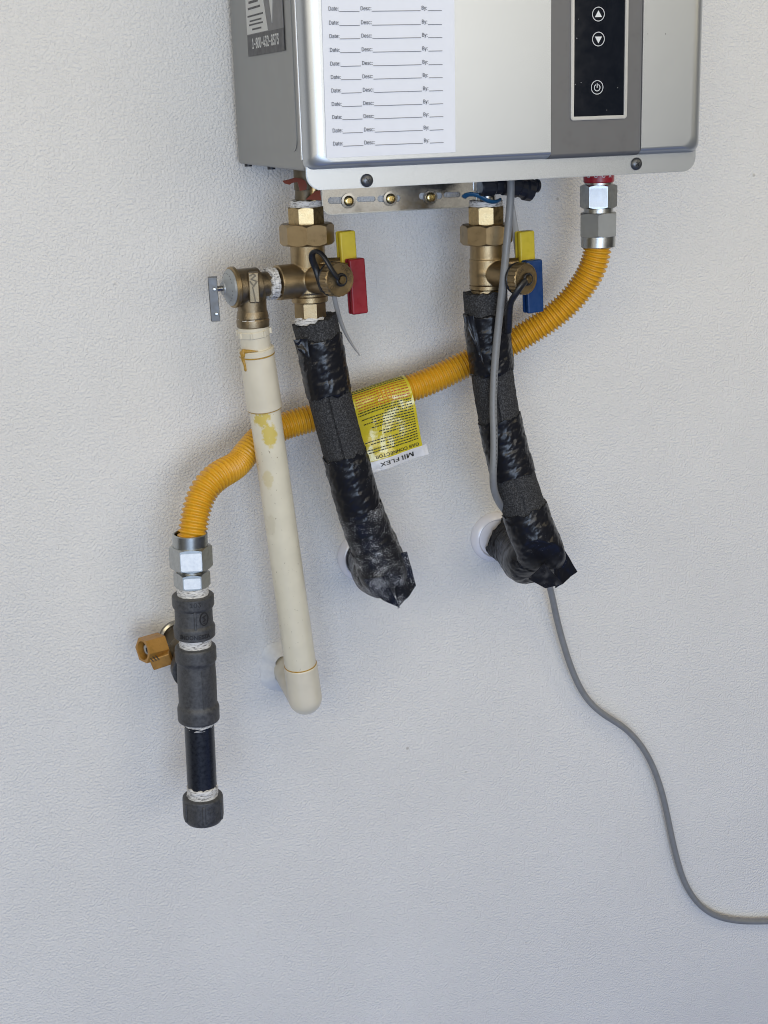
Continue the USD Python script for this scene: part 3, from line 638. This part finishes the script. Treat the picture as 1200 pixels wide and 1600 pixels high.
# elbow: hub then a bend back to the wall
hub0, eb = Pd(1038), Pd(1090); wl = np.array([eb[0]-.000, .0, eb[2]+.010])
r_h = rw(eb, 53)
el = cyl(eb, hub0, r_h, r_h*.98) + m3.Manifold.sphere(r_h, 48).translate(tuple(eb)) + cyl(eb, wl, r_h*.98)
part('elbow', cast(el, .0018, 6), M['cpvc_fitting'], drain, True)
a = np.arange(48)*2*math.pi/48
rr = r_h*1.10+.004*(meshkit.fbm(np.stack([np.cos(a)*1.6+4, np.sin(a)*1.6, a*0], -1), 3)-.35)*2
ck = []
for s_, yy in ((1.48, -.0002), (1.25, -.0040), (.84, -.0130)):
    ck.append(np.stack([wl[0]+rr*s_*np.cos(a), np.full(48, yy), wl[2]+rr*s_*np.sin(a)], 1))
ck = np.array(ck); i, j = np.meshgrid(np.arange(2), np.arange(48), indexing='ij'); k = (j+1) % 48
F4 = np.stack([i*48+j, i*48+k, (i+1)*48+k, (i+1)*48+j], -1).reshape(-1, 4)
part('caulk', trimesh.Trimesh(ck.reshape(-1, 3), np.vstack([F4[:, [0, 1, 2]], F4[:, [0, 2, 3]]]), process=False), M['caulk'], wall, True)

# ------------------------------------------------------------------ insulated water pipes
def insulated(name, label, pts_px, elbow, wall_px, width, bands, seam=True, esc_r=.0272, fold=True):
    pts = [at(x, y, Y) for x, y, Y in pts_px]
    wp = at(*wall_px, 0.0); e = pts[-1]
    t = thing(name, label, 'insulated pipe', (wp[0], -.04, wp[2]), 'black wrapped water pipes')
    pts = pts+[np.array([p_[0], p_[1], p_[2]]) for p_ in elbow(e, wp)]
    q, s = path3(pts, .0016); fr3 = frames(q); seg = 72; a = np.arange(seg)*2*math.pi/seg
    rows = np.array([pj(p_)[1] for p_ in q]); top_end = np.argmax(rows)
    wid = np.interp(s/s[-1], np.linspace(0, 1, len(width)), width)
    for nm, m_, r0, r1, extra, lab in bands:
        if r0 == 'w': sel = np.arange(r1[0], r1[1]) if isinstance(r1, tuple) else None
        i0 = int(np.argmin(np.abs(rows[:top_end+1]-r0))) if r0 is not None else None
        i1 = int(np.argmin(np.abs(rows[:top_end+1]-r1))) if r1 is not None else len(q)-1
        sl = slice(max(i0-1, 0), i1+2); qq = q[sl]; n = len(qq)
        base = wid[sl]/2+extra
        th = a[None]+s[sl][:, None]*0
        if 'tape' in nm:
            P3 = np.stack([np.cos(th)*2.2+7*i0, np.sin(th)*2.2, s[sl][:, None]*75+th*0], -1)
            rad = base[:, None]+.0013*(meshkit.fbm(P3, 4, 3)-.5)
            # spiral overlaps of the winding
            ph = (s[sl][:, None]/.019+th/(2*math.pi)*.55+.37*i0) % 1
            rad = rad+.0006*(1-ph)*(ph > .03)
            # creases
            cr = meshkit.noise(np.stack([np.cos(th)*5+3, np.sin(th)*5, s[sl][:, None]*260+th*3], -1), 9)
            rad = rad-.0009*np.clip(1-np.abs(cr-.5)/.06, 0, 1)
            c2 = meshkit.fbm(np.stack([np.cos(th)*3+th*0, np.sin(th)*3+9, s[sl][:, None]*110-th*1.2], -1), 2, 21); rad = rad+.0006*np.abs(c2-.5)*2
        else:
            P3 = np.stack([np.cos(th)*5, np.sin(th)*5, s[sl][:, None]*180+th*0], -1)
            rad = base[:, None]+.0009*(meshkit.fbm(P3, 3, 5)-.5)
            if seam:
                d = np.abs((th-.35+math.pi) % (2*math.pi)-math.pi); rad = rad-.0020*np.clip(1-d/.06, 0, 1)
        # open ends tuck in, so each wrap shows its thickness
        f_ = [x_[sl] for x_ in fr3]
        Q = np.vstack([qq[:1], qq, qq[-1:]]); RR = np.vstack([rad[:1]-.004, rad, rad[-1:]-.004]); ff = tuple(np.vstack([x_[:1], x_, x_[-1:]]) for x_ in f_)
        ends = np.r_[0]
        m = sweep(Q, RR, seg, True, fr=ff)
        # ragged rim
        v = np.array(m.vertices); rag = (meshkit.fbm(np.stack([np.cos(a)*3+i0, np.sin(a)*3, a*0], -1), 3)-.5)*(.008 if 'tape' in nm else .005)
        for row, sg in ((0, 1), (1, 1), (n, 1), (n+1, 1)):
            k = slice(row*seg, row*seg+seg); tt = f_[0][0] if row < 2 else f_[0][-1]
            v[k] += tt*np.roll(rag, 13*(row > 1))[:, None]
        if r1 is None:                       # the bend is folded flat by the tape
            nf = unit(RT*.10-UP*.80-FW*.55); pd_ = v@nf; lim = np.percentile(pd_, 88 if fold else 97)
            v = v-nf*(np.clip(pd_-lim, 0, None)*.72)[:, None]
            v = v+nf*(.0022*(meshkit.fbm(v*160, 3, 31)-.5)*np.clip((pd_-lim+.012)/.012, 0, 1))[:, None]
        m.vertices = v
        part(nm, m, m_, t, 50, label=lab)
    # wall plate
    pl = [(0, 0), (esc_r, 0), (esc_r, .0010), (esc_r*.985, .0035), (esc_r*.93, .0066), (esc_r*.85, .0086), (esc_r*.78, .0090), (esc_r*.72, .0070), (0, .0070)]
    part('wall_plate', lathe_on(wp+[0, -.0003, 0], (0, -1, 0), pl, 80), M['escutcheon'], t, 40, label='round glossy white wall plate')
    return t, q, fr3, s, rows, top_end
def flap(pts, thick, m_, parent, nu=14, nv=10, amp=.0012, seed=0):   # a loose end of tape spanned by four corners
    A_, B_, C_, D_ = [np.asarray(p_) for p_ in pts]
    u, v = np.meshgrid(np.linspace(0, 1, nu), np.linspace(0, 1, nv))
    G = (A_*(1-u)[..., None]+B_*u[..., None])*(1-v)[..., None]+(D_*(1-u)[..., None]+C_*u[..., None])*v[..., None]
    w = meshkit.fbm(np.stack([u*4+seed, v*4, u*0], -1), 3)-.5
    G = G+np.array([.3, -1, .2])*(w*amp*4*np.sin(math.pi*u)*.7+w*amp)[..., None]
    m, _ = grid_sheet(G, thick)
    part('tape_flap', m, m_, parent, 50)
def hot_elbow(e, wp):
    return [e+np.array([.0025, .006, -.006]), e+np.array([.002, .020, -.009]), np.array([wp[0]*.5+(e[0]+.003)*.5, -.05, wp[2]*.6+(e[2]-.008)*.4]), np.array([wp[0]+.004, -.004, wp[2]])]
hp, hq, hfr, hs, hrows, ht = insulated('insulated_pipe', 'black wrapped pipe under the red-handled valve, its elbow dusted with white specks',
    [(491, 499, -.1), (496, 520, -.1), (508, 585, -.1), (524, 655, -.1), (542, 722, -.1), (564, 800, -.099), (588, 862, -.096), (598, 890, -.094)],
    hot_elbow, (566, 868), [.042, .0405, .040, .040, .0405, .042, .045, .044, .043],
    [('foam_sleeve', M['foam'], 499, 537, 0, 'short foam collar at the top'), ('tape_wrap', M['tape'], 528, 611, .0009, None), ('foam_sleeve', M['foam'], 606, 718, .0, 'bare foam between the tape wraps'),
     ('tape_wrap', M['tape'], 712, 800, .0009, None), ('tape_wrap', M['tape_specked'], 794, 860, .0012, None), ('tape_wrap', M['tape_dusty'], 852, None, .0020, 'tape wrap on the elbow dusted with white specks')], fold=False)
flap([at(607, 868, -.112), at(636, 862, -.112), at(650, 915, -.105), at(622, 951, -.110)], .0007, M['tape_dusty'], hp, seed=1)
flap([at(567, 905, -.115), at(600, 900, -.123), at(626, 950, -.110), at(598, 938, -.112)], .0007, M['tape_dusty'], hp, seed=4)
flap([at(458, 531, -.119), at(480, 529, -.1225), at(484, 560, -.1225), at(464, 545, -.121)], .0005, M['tape'], hp, seed=7)
# smeared white paste on the tape
pts, _ = path3([at(x, y, -.118) for x, y in ((508, 503), (511, 512), (510, 524))], .001)
part('white_smear', sweep(pts, .0022, 8, True, sx=.5, sy=1.2), M['pipe_dope'], hp, True)
pts, _ = path3([at(x, y, -.109) for x, y in ((535, 559), (531, 566), (532, 574), (536, 577), (538, 571))], .001)
part('white_smear', sweep(pts, .0012, 8), M['pipe_dope'], hp, True)
def cold_elbow(e, wp):
    d = wp-e
    return [e+np.array([.002, .007, -.007]), e+np.array([-.002, .022, -.012]), wp+np.array([.007, -.055, -.007]), wp+np.array([.006, -.003, .000])]
cp, cq, cfr, cs, crows, ct = insulated('insulated_pipe', 'black wrapped pipe under the blue-handled valve with the grey cable along its front',
    [(758, 455, -.1), (760, 490, -.1), (765, 545, -.1), (772, 605, -.1), (786, 680, -.102), (806, 755, -.106), (826, 815, -.111), (842, 856, -.115), (847, 870, -.115)],
    cold_elbow, (772, 838), [.042, .041, .0405, .0405, .041, .0425, .044, .044, .044, .044, .044],
    [('foam_sleeve', M['foam'], 455, 500, 0, 'foam collar at the top'), ('tape_wrap', M['tape'], 492, 577, .0009, None), ('foam_sleeve', M['foam'], 572, 660, 0, 'bare foam between the tape wraps'),
     ('tape_wrap', M['tape'], 654, 740, .0009, None), ('foam_sleeve', M['foam'], 733, 806, 0, 'bare foam between the tape wraps'), ('tape_wrap', M['tape'], 797, None, .0012, 'tape wrap round the elbow')])
flap([at(862, 858, -.120), at(878, 852, -.120), at(902, 893, -.104), at(868, 919, -.110)], .0007, M['tape'], cp, seed=2)
flap([at(826, 905, -.130), at(850, 880, -.138), at(880, 912, -.112), at(852, 919, -.118)], .0007, M['tape'], cp, seed=5)
flap([at(724, 496, -.119), at(740, 493, -.1225), at(757, 573, -.1225), at(738, 530, -.1215)], .0005, M['tape'], cp, seed=8)

# ------------------------------------------------------------------ gas connector
gA, gB = at(303, 965, -.110), at(317.5, 1260, -.110)
Pg = lambda py: on_axis(gA, gB, py)
tA = at(935, 330, -.100); tB = tA+np.array([0, 0, -.05])
Pt = lambda py: on_axis(tA, tB, py)
gas = thing('gas_connector', 'yellow corrugated gas hose running behind both black pipes, with a hanging label', 'gas hose', at(640, 605, -.058))
hose_px = [(934.5, 372, -.100), (933, 392, -.0995), (925, 420, -.096), (903, 456, -.088), (868, 491, -.080), (825, 520, -.070), (775, 548, -.061), (738, 564, -.057), (690, 587, -.055), (640, 607, -.055), (590, 622, -.055), (530, 642, -.055), (470, 658, -.055), (436, 669, -.056), (411, 683, -.060), (396, 696, -.066), (384, 709, -.071), (372, 724, -.076), (348, 739, -.088), (325, 758, -.096), (312, 781, -.101), (304, 812, -.107), (299.5, 842, -.110)]
q, s = path3([at(*p_) for p_ in hose_px], .00055)
wpx = np.array([pj(p_)[0] for p_ in q]); R0 = .0124
amp = np.interp(wpx, [290, 340, 352, 372, 390, 402, 1000], [.0012, .0013, .0012, .0004, .0004, .0012, .0014])
pitch = np.interp(wpx, [290, 330, 380, 430, 560, 700, 1000], [.0046, .0046, .0030, .0038, .0041, .0041, .0041])
ph = np.cumsum(np.gradient(s)/pitch)
co = np.cos(2*math.pi*ph); rad = R0+amp*np.sign(co)*np.abs(co)**.75
part('hose', sweep(q, rad, 40), M['yellow_hose'], gas, True)
gl = lambda a_, b_, w, nm, m_=None, n=0, facing='flat', par=gas, P_=Pg, k=1.0, ch=.0008: part(nm,
    (nut(P_(b_), P_(a_), rw(P_(a_), w)*k, 6, .0011, facing) if n else lathe_on(P_(b_), P_(a_)-P_(b_), (lambda r, L: [(0, 0), (r-ch, 0), (r, ch), (r, L-ch), (r-ch, L), (0, L)])(rw(P_(a_), w), np.linalg.norm(P_(a_)-P_(b_))))), m_ or M['zinc'], par, 25)
def sleeve(a_, b_, w, nm, par, P_, up=1):   # open collar
    A_, B_ = P_(b_), P_(a_); L = np.linalg.norm(B_-A_); r = rw(A_, w)
    prof = [(0, 0), (r, 0), (r, L-.0006), (r-.0006, L), (r-.0018, L), (r-.0022, L-.0006), (r-.0022, L*.35), (0, L*.35)]
    part(nm, lathe_on(A_ if up else B_, (B_-A_) if up else (A_-B_), prof), M['zinc'], par, 30)
sleeve(833, 854, 55, 'collar', gas, Pg, 1)
gl(852, 887, 67.5, 'flare_nut', n=6); gl(885, 894, 43, 'neck_ring'); gl(892, 916, 57, 'adapter_hex', n=6); gl(914, 921, 44, 'neck_ring')
sleeve(369, 386, 53.5, 'collar', gas, Pt, 0)
gl(332, 369, 61.5, 'flare_nut', M['zinc_dull'], n=6, facing='corner', P_=Pt, k=1.03); gl(324, 333, 46, 'neck_ring', P_=Pt); gl(288, 325, 57.5, 'adapter_hex', n=6, P_=Pt)
gl(282, 290, 44, 'neck_ring', P_=Pt); gl(262, 285, 48, 'red_band', M['red_label'], P_=Pt)
# worn bright faces: bare metal flats turned to the camera
for P_, a_, b_, w_, wf, par in ((Pg, 857, 884, 67.5, 32, gas), (Pg, 897, 913, 57, 26, gas), (Pt, 293, 322, 57.5, 27, gas)):
    c = P_((a_+b_)/2); T = frame(c, P_(a_)-P_(b_)); an = to_cam_angle(T)
    hz_ = np.linalg.norm(P_(a_)-P_(b_)); w2 = rw(c, wf)
    g = sbox(-w2, -hz_/2, w2, hz_/2).buffer(-.0015).buffer(.0015)
    n_ = T[:3, :3]@np.array([math.cos(an), math.sin(an), 0]); sd = np.cross(T[:3, 2], n_)
    part('worn_flat', apply(basis(c+n_*(rw(c, w_)*.866-.00004), sd, T[:3, 2]), extr(g, .00018)), M['zinc_worn'], par, False)
# lettering on the red band
c = Pt(276); T = frame(Pt(284), Pt(262)-Pt(284)); an = to_cam_angle(T); rb_ = rw(c, 48)
for k, ch in enumerate('DUCA'):
    t = text(ch, .0036, True); t.apply_translation((-.001, .0045, 0)); t.vertices[:, 2] *= 2
    th = an-.75+k*.5+t.vertices[:, 0]/rb_; r_ = rb_+t.vertices[:, 2]
    t.vertices = np.stack([r_*np.cos(th), r_*np.sin(th), t.vertices[:, 1]], 1)
    part('band_letter', apply(T, t), M['icon_white'], gas, False)
# the label: wraps over the hose and hangs
hx = lambda u: np.array([np.interp(u, wpx[::-1], q[::-1, k]) for k in range(3)]) if wpx[0] > wpx[-1] else np.array([np.interp(u, wpx, q[:, k]) for k in range(3)])
h0, h1 = hx(548), hx(636); ax = unit(h1-h0); LW = np.linalg.norm(h1-h0)
dn = unit(np.array([0, 0, -1.0])-np.array([0, 0, -1.0])@ax*ax); ot = unit(np.cross(ax, dn)); ot = ot if ot[1] < 0 else -ot
RL = .0146
# sheet profile: arclength v -> (out, down)
def prof_label(v):
    a1 = 2.0*RL                       # over the top to the front
    out, dow = np.empty_like(v), np.empty_like(v)
    ang = np.clip(v/RL, 0, math.pi*.80) - math.pi*.30
    o_ = RL*np.sin(ang); d__ = -RL*np.cos(ang)
    vv = np.clip(v-RL*math.pi*.80, 0, None); a_e = math.pi*.5
    tx_, td_ = math.cos(a_e)+.03, math.sin(a_e)
    out = o_ + vv*(-.12) + .10*vv*vv/.06*(1)
    dow = d__ + vv*td_
    return out, dow
vtot = .1025
def lab(u, v):                          # u in [0,1] along hose, v metres
    o_, d__ = prof_label(v)
    slope = -.02*v
    wv = .0024*np.sin(u*5+v*60)*np.clip(v/.05, 0, 1)+.0028*(meshkit.fbm(np.stack([u*3.2, v*38, u*0+1], -1), 3)-.5)+.0011*np.abs(meshkit.noise(np.stack([u*5+v*40, v*70-u*3, u*0+4], -1), 6)-.5)*np.clip(v/.02, 0, 1)*2
    curl = .0025*np.clip((u-.75)/.25, 0, 1)**2*np.clip(v/.09, 0, 1)
    return h0+ax*(u*LW)[..., None]+(o_+wv+curl)[..., None]*ot+d__[..., None]*dn+ax*(slope)[..., None]
VY = .0920
def labsheet(v0, v1, u0=0, u1=1, n=60, m=70, lift=0.0):
    m = 120
    u, v = np.meshgrid(np.linspace(u0, u1, m), np.linspace(v0, v1, n)); return lab(u, v)
ms, _ = grid_sheet(labsheet(0, VY), .0003); wl_ = part('warning_label', ms, M['label_yellow'], gas, True, label='yellow label hanging from the hose, printed upside down')
ms, _ = grid_sheet(labsheet(VY, vtot, 0, 1.08, 20, 70), .0003); part('label_strip', ms, M['label_white'], wl_, True)
def on_label(mesh, u0, v0, off=.0006, flip=True):   # lettering printed upside down: reads from right to left, bottom to top
    vv = np.array(mesh.vertices); u = u0-vv[:, 0]/LW; v = v0+vv[:, 1]
    p = lab(u, v); e = 1e-4
    n = np.cross(lab(u+e/LW, v)-p, lab(u, v+e)-p); n /= np.linalg.norm(n, axis=1)[:, None]
    n *= np.sign(n@ot)[:, None]
    return trimesh.Trimesh(p+n*(off-.0001+vv[:, 2:3]*.5), mesh.faces, process=False)
def fine(mesh, L): 
    v, f = trimesh.remesh.subdivide_to_size(mesh.vertices, mesh.faces, L); return trimesh.Trimesh(v, f, process=False)
t = text('GAS CONNECTOR', .0030, True); t.vertices[:, 0] *= .80*LW*.97/t.bounds[1, 0]; part('label_title', on_label(fine(t, .004), .95, VY-.0046), M['label_ink'], wl_, False)
t = text('Mil', .0044, True); t2 = text('FLEX', .0036, True); t2.apply_translation((t.bounds[1, 0]+.0012, 0, 0)); t = cat([t, t2]); t.vertices[:, 0] *= .62*LW/t.bounds[1, 0]
part('label_brand', on_label(fine(t, .004), .84, VY+.0030), M['label_ink'], wl_, False)
ink, red = [], []
v = VY-.0092; ln = 0
fracs = [.93, .90, .55, .80, .92, .30, .55, .62, .50, .72, .66, .85, .70, .88, .45, .92, .92, .90, .92, .92, .92, .90, .92, .92, .92, .92, .92]
while v > .006 and ln < len(fracs):
    x = .0; L = fracs[ln]*LW; bars = []
    while x < L:
        w_ = rng.uniform(.0010, .0036)
        bars.append(sbox(x, 0, min(x+w_, L), .00100)); x += w_+.0006
    m = extr(union_all(bars), .0001); m = fine(m, .006)
    pm = on_label(m, .955, v)
    (red if 17 <= ln <= 23 else ink).append(pm); v -= .00262; ln += 1
part('label_print', cat(ink), M['label_ink'], wl_, False); part('label_print', cat(red), M['label_red_ink'], wl_, False, label='red lines of print')

# ------------------------------------------------------------------ black iron drip leg and its shutoff valve
leg = thing('drip_leg', 'black iron tee and capped drip leg below the lower end of the yellow hose', 'pipe', Pg(1060))
def ring_prof(a_, b_, w, nm, m_, ch=.0012): return gl(a_, b_, w, nm, m_, par=leg, ch=ch)
ring_band(Pg(938), Pg(915), 49, M['pipe_dope'], leg, 'thread_paste', .0009, 11)
A_, B_ = Pg(994), Pg(928); L = np.linalg.norm(B_-A_); k = L/71
def cprof(lst): return [(0, lst[0][0]*k)]+[(rw(A_, w), z*k) for z, w in lst]+[(0, lst[-1][0]*k)]
coup = part('coupling', lathe_on(A_, B_-A_, cprof([(0, 60), (2, 64), (17, 65), (20, 63), (23, 59), (48, 58.5), (51, 63), (54, 65), (69, 65), (71, 61)]), 72), M['black_iron'], leg, 30)
T = frame(A_, B_-A_); an = to_cam_angle(T)
for da in (0.06, math.pi+.06):
    m = rbox(.0022, .0022, L*.46, .0006, 8).translate((rw(A_, 59), 0, L*.5)).rotate((0, 0, math.degrees(an+da))); part('rib', tm(moved(m, T)), M['black_iron'], coup, 30)
def emboss(s, h, T, an, r, z, par, th=.0006, m_='black_iron'):
    t = text(s, h, True); t.apply_translation((-t.bounds[1, 0]/2, z, 0)); t = fine(t, .002)
    a_ = an+t.vertices[:, 0]/r; r_ = r-.0002+t.vertices[:, 2]/.0001*th
    m = trimesh.Trimesh(np.stack([r_*np.cos(a_), r_*np.sin(a_), t.vertices[:, 1]], 1), t.faces, process=False)
    part('raised_lettering', apply(T, m), M[m_], par, False)
plain('iron_edge', (.030, .030, .032), .5, .3, .2)
emboss('103', .0042, T, an+.08, rw(A_, 65), L*.835, coup, m_='iron_edge'); emboss('INDONESIA', .0038, T, an, rw(A_, 65), L*.085, coup, m_='iron_edge')
c = A_+(B_-A_)*.52; n_ = T[:3, :3]@np.array([math.cos(an+.55), math.sin(an+.55), 0]); n2 = np.cross(T[:3, 2], n_)
g = Point(0, 0).buffer(1).boundary.buffer(.10); from shapely import affinity
g = union_all([affinity.scale(g, .0042, .0060, origin=(0, 0)), LineString([(.0016, .003), (-.0014, .002), (.0014, -.001), (-.0015, -.0025)]).buffer(.0005), sbox(-.001, -.0045, .001, -.0036)])
part('cast_mark', apply(basis(c+n_*(rw(A_, 58.5)-.0006), n2, T[:3, 2]), extr(g, .0010)), M['iron_edge'], coup, False)
ring_band(Pg(1020), Pg(991), 50, M['pipe_dope'], leg, 'thread_paste', .0009, 12)
A_, B_ = Pg(1125), Pg(1008); L = np.linalg.norm(B_-A_); k = L/122; z_of = lambda py: (1125-py)*k
tc = A_+(B_-A_)*(1125-1056)/122
bdir = unit(at(270, 985, 0)*np.array([1, 1, 1])-tc); bdir = unit(np.array([at(276, 995, 0)[0]-tc[0], .11, at(276, 995, 0)[2]-tc[2]]))
tee = mani(lathe_on(A_, B_-A_, cprof([(0, 60), (2, 65), (22, 65.5), (26, 63), (29, 59.5), (66, 60.5), (90, 59.0), (96, 59.5), (99, 63.5), (102, 64), (119, 63.5), (122, 60)]), 72)) + cyl(tc, tc+bdir*.026, rw(tc, 52)) + cyl(tc+bdir*.019, tc+bdir*.031, rw(tc, 66))
tee_ = part('tee', cast(tee, .0016, 3), M['black_iron'], leg, 40)
T = frame(A_, B_-A_); an = to_cam_angle(T)
part('mould_seam', tm(moved(rbox(.0012, .0011, L*.50, .0004, 8).translate((rw(A_, 60), 0, L*.49)).rotate((0, 0, math.degrees(an+.28))), T)), M['black_iron'], tee_, 30)
ring_band(Pg(1136), Pg(1121), 46, M['pipe_dope'], leg, 'thread_paste', .0008, 13)
gl(1130, 1236, 46.5, 'nipple', M['black_pipe'], par=leg)
ring_band(Pg(1250), Pg(1226), 48, M['pipe_dope'], leg, 'thread_paste', .0011, 14)
A_, B_ = Pg(1282), Pg(1242); L = np.linalg.norm(B_-A_); r = rw(A_, 63)
cap = part('cap', lathe_on(A_, B_-A_, [(0, -.0012), (r*.6, -.0008), (r*.86, .0006), (r*.97, .004), (r, .007), (r, L-.0022), (r*.975, L-.0006), (r*.9, L), (r*.72, L), (0, L-.001)], 72), M['black_iron'], leg, 35)
T = frame(A_, B_-A_); an = to_cam_angle(T)
for k in range(6):
    part('grip_rib', tm(moved(rbox(.0020, .0034, L*.70, .0008, 8).translate((r, 0, L*.52)).rotate((0, 0, math.degrees(an+math.pi/6+k*math.pi/3+.55))), T)), M['black_iron'], cap, 30)
emboss('METAL', .0052, T, an+.15, r, L*.53, cap, .0007); 
emboss('49', .0040, T, an+.55, r, L*.18, cap, .0007)
n_ = T[:3, :3]@np.array([math.cos(an), math.sin(an), 0]); g = Polygon([(0, .004), (.0048, 0), (0, -.004), (-.0048, 0)]).boundary.buffer(.0006)
part('cast_mark', apply(basis(A_+(B_-A_)*.26+n_*(r-.0009), np.cross(T[:3, 2], n_), T[:3, 2]), extr(g, .0013)), M['black_iron'], cap, False)

sv = thing('gas_shutoff_valve', 'tarnished brass gas cock with an ochre lever behind the black pipe tee', 'valve', tc+bdir*.06)
v0, v1 = tc+bdir*.032, np.array([tc[0], 0, tc[2]])+np.array([(bdir/bdir[1]*.11)[0], -.001, (bdir/bdir[1]*.11)[2]])
Ls = np.linalg.norm(v1-v0); vd = unit(v1-v0)
side = unit(np.array([-1.0, -.10, .10])); vc = v0+vd*Ls*.45
b_ = cyl(v0-vd*.004, v0+vd*Ls, .0125) + m3.Manifold.sphere(.0165, 40).translate(tuple(vc)) + cyl(vc, vc+side*.020, .0095)
part('body', cast(b_, .0016, 6), M['tarnish'], sv, True)
part('nut', nut(v0-vd*.002, v0+vd*.010, .0185, 6, .001), M['tarnish'], sv, 25)
lc0 = at(240, 1012, vc[1]-.010); ld = unit(np.array([-1.0, -.42, .05]))
lp0 = lc0-ld*.009
part('lever_hub', tm(moved(m3.Manifold.cylinder(.0215, .0135, .0130, 6) - m3.Manifold.cylinder(.012, .0092, .0092, 24).translate((0, 0, .0140)), frame(lp0, ld))), M['ochre_lever'], sv, 28)
part('lever_core', lathe_on(lp0+ld*.0125, ld, [(0, 0), (.0075, 0), (.0075, .004), (.003, .0065), (0, .0065)], 24), M['steel'], sv)
T = frame(at(252, 1030, vc[1]-.018), unit(np.array([-.2, -1, -.15])))
part('lever_grip', tm(moved(rbox(.020, .0125, .012, .0012), T @ trimesh.transformations.rotation_matrix(.28, (0, 0, 1)))), M['ochre_lever'], sv, 30)
for dx in (-.003, .0005, .004):
    part('grip_groove', tm(moved(rbox(.0010, .006, .0010, .0003, 6), T @ trimesh.transformations.translation_matrix((-.0065+dx*.8, .0045+dx*.2, .0060)) @ trimesh.transformations.rotation_matrix(.6, (0, 0, 1)))), M['tarnish'], sv, 30)
part('wall_ring', lathe_on(np.array([v1[0], -.0002, v1[2]]), (0, -1, 0), [(0, 0), (.0180, 0), (.0180, .0010), (.0172, .0030), (.0150, .0042), (.0130, .0030), (0, .0030)], 64), M['steel'], sv)

# ------------------------------------------------------------------ cable and loose strips
cab_px = [(797, 268, -.135), (798, 300, -.138), (795.5, 340, -.1395), (790, 400, -.139), (783, 470, -.134), (776, 535, -.129), (771.5, 600, -.128), (771, 650, -.129), (772, 700, -.131), (770.5, 740, -.130), (771.5, 762, -.125), (780, 785, -.112), (803, 815, -.080), (832, 860, -.052), (853, 900, -.034), (861, 925, -.027), (869, 962, -.020), (881, 1008, -.016), (896, 1052, -.014), (917, 1091, -.013), (943, 1116, -.013), (972, 1135, -.013), (1000, 1163, -.013), (1021, 1200, -.012), (1036, 1245, -.011), (1047, 1295, -.010), (1060, 1350, -.009), (1078, 1394, -.008), (1106, 1424, -.008), (1140, 1437, -.008), (1190, 1440, -.008), (1260, 1438, -.008)]
q, s = path3([at(*p_) for p_ in cab_px], .002)
cm = sweep(q, .00355, 24)
cable = part('power_cable', cm, M['cable_grey'], None, True)
tag(cable, 'grey round cable from under the heater, past the elbow, to the right edge', 'cable')
pr = []
for k in range(len(q)):                  # fine print along the upper length
    y_ = pj(q[k])[1]
    if 575 < y_ < 770 and k % 2 == 0 and rng.random() < .8:
        t_ = unit(q[k+1]-q[k]); vw = unit(CAM-q[k]); sd = unit(np.cross(t_, vw)); sd = sd if sd@RT > 0 else -sd
        n_ = unit(vw+sd*.95); b_ = trimesh.creation.box((.0006, .0012+.0016*rng.random(), .00012)); b_.apply_transform(basis(q[k]+n_*.00356, unit(np.cross(t_, n_)), t_)); pr.append(b_)
part('cable_print', cat(pr), M['ink'], cable, False)
def strip(name, px, wpx_, Y, label, m_):
    pts = np.array([at(x, y, Y-dy) for x, y, dy in px]); q_, s_ = path3(pts, .0015)
    t_ = np.gradient(q_, axis=0); t_ /= np.linalg.norm(t_, axis=1)[:, None]
    vw = unit(CAM-q_[0]); sd = np.cross(t_, vw); sd /= np.linalg.norm(sd, axis=1)[:, None]
    wd = np.interp(np.linspace(0, 1, len(q_)), np.linspace(0, 1, len(wpx_)), wpx_)*rw(q_[0], 1)
    u = np.linspace(-1, 1, 7)
    G = q_[:, None]+sd[:, None]*(u[None]*wd[:, None])[..., None]-.0008*(1-u**2)[None, :, None]*np.array([0, 1, 0])
    m, _ = grid_sheet(G, .0006); tag(part(name, m, m_, None, True), label, 'plastic strip')
strip('plastic_strip', [(522, 462, .02), (527, 485, .018), (536, 512, .016), (548, 535, .014), (562, 555, .012)], [7, 7, 5.5, 3.5, .8], -.072, 'thin pointed pale strip hanging behind the red valve handle', M['tag_grey'])
strip('plastic_strip', [(801, 318, .022), (803, 340, .022), (806, 365, .02), (810, 390, .018), (811, 410, .016)], [4, 8, 11, 13, 13], -.088, 'wide grey strip between the grey cable and the yellow drain handle', M['tag_grey'])
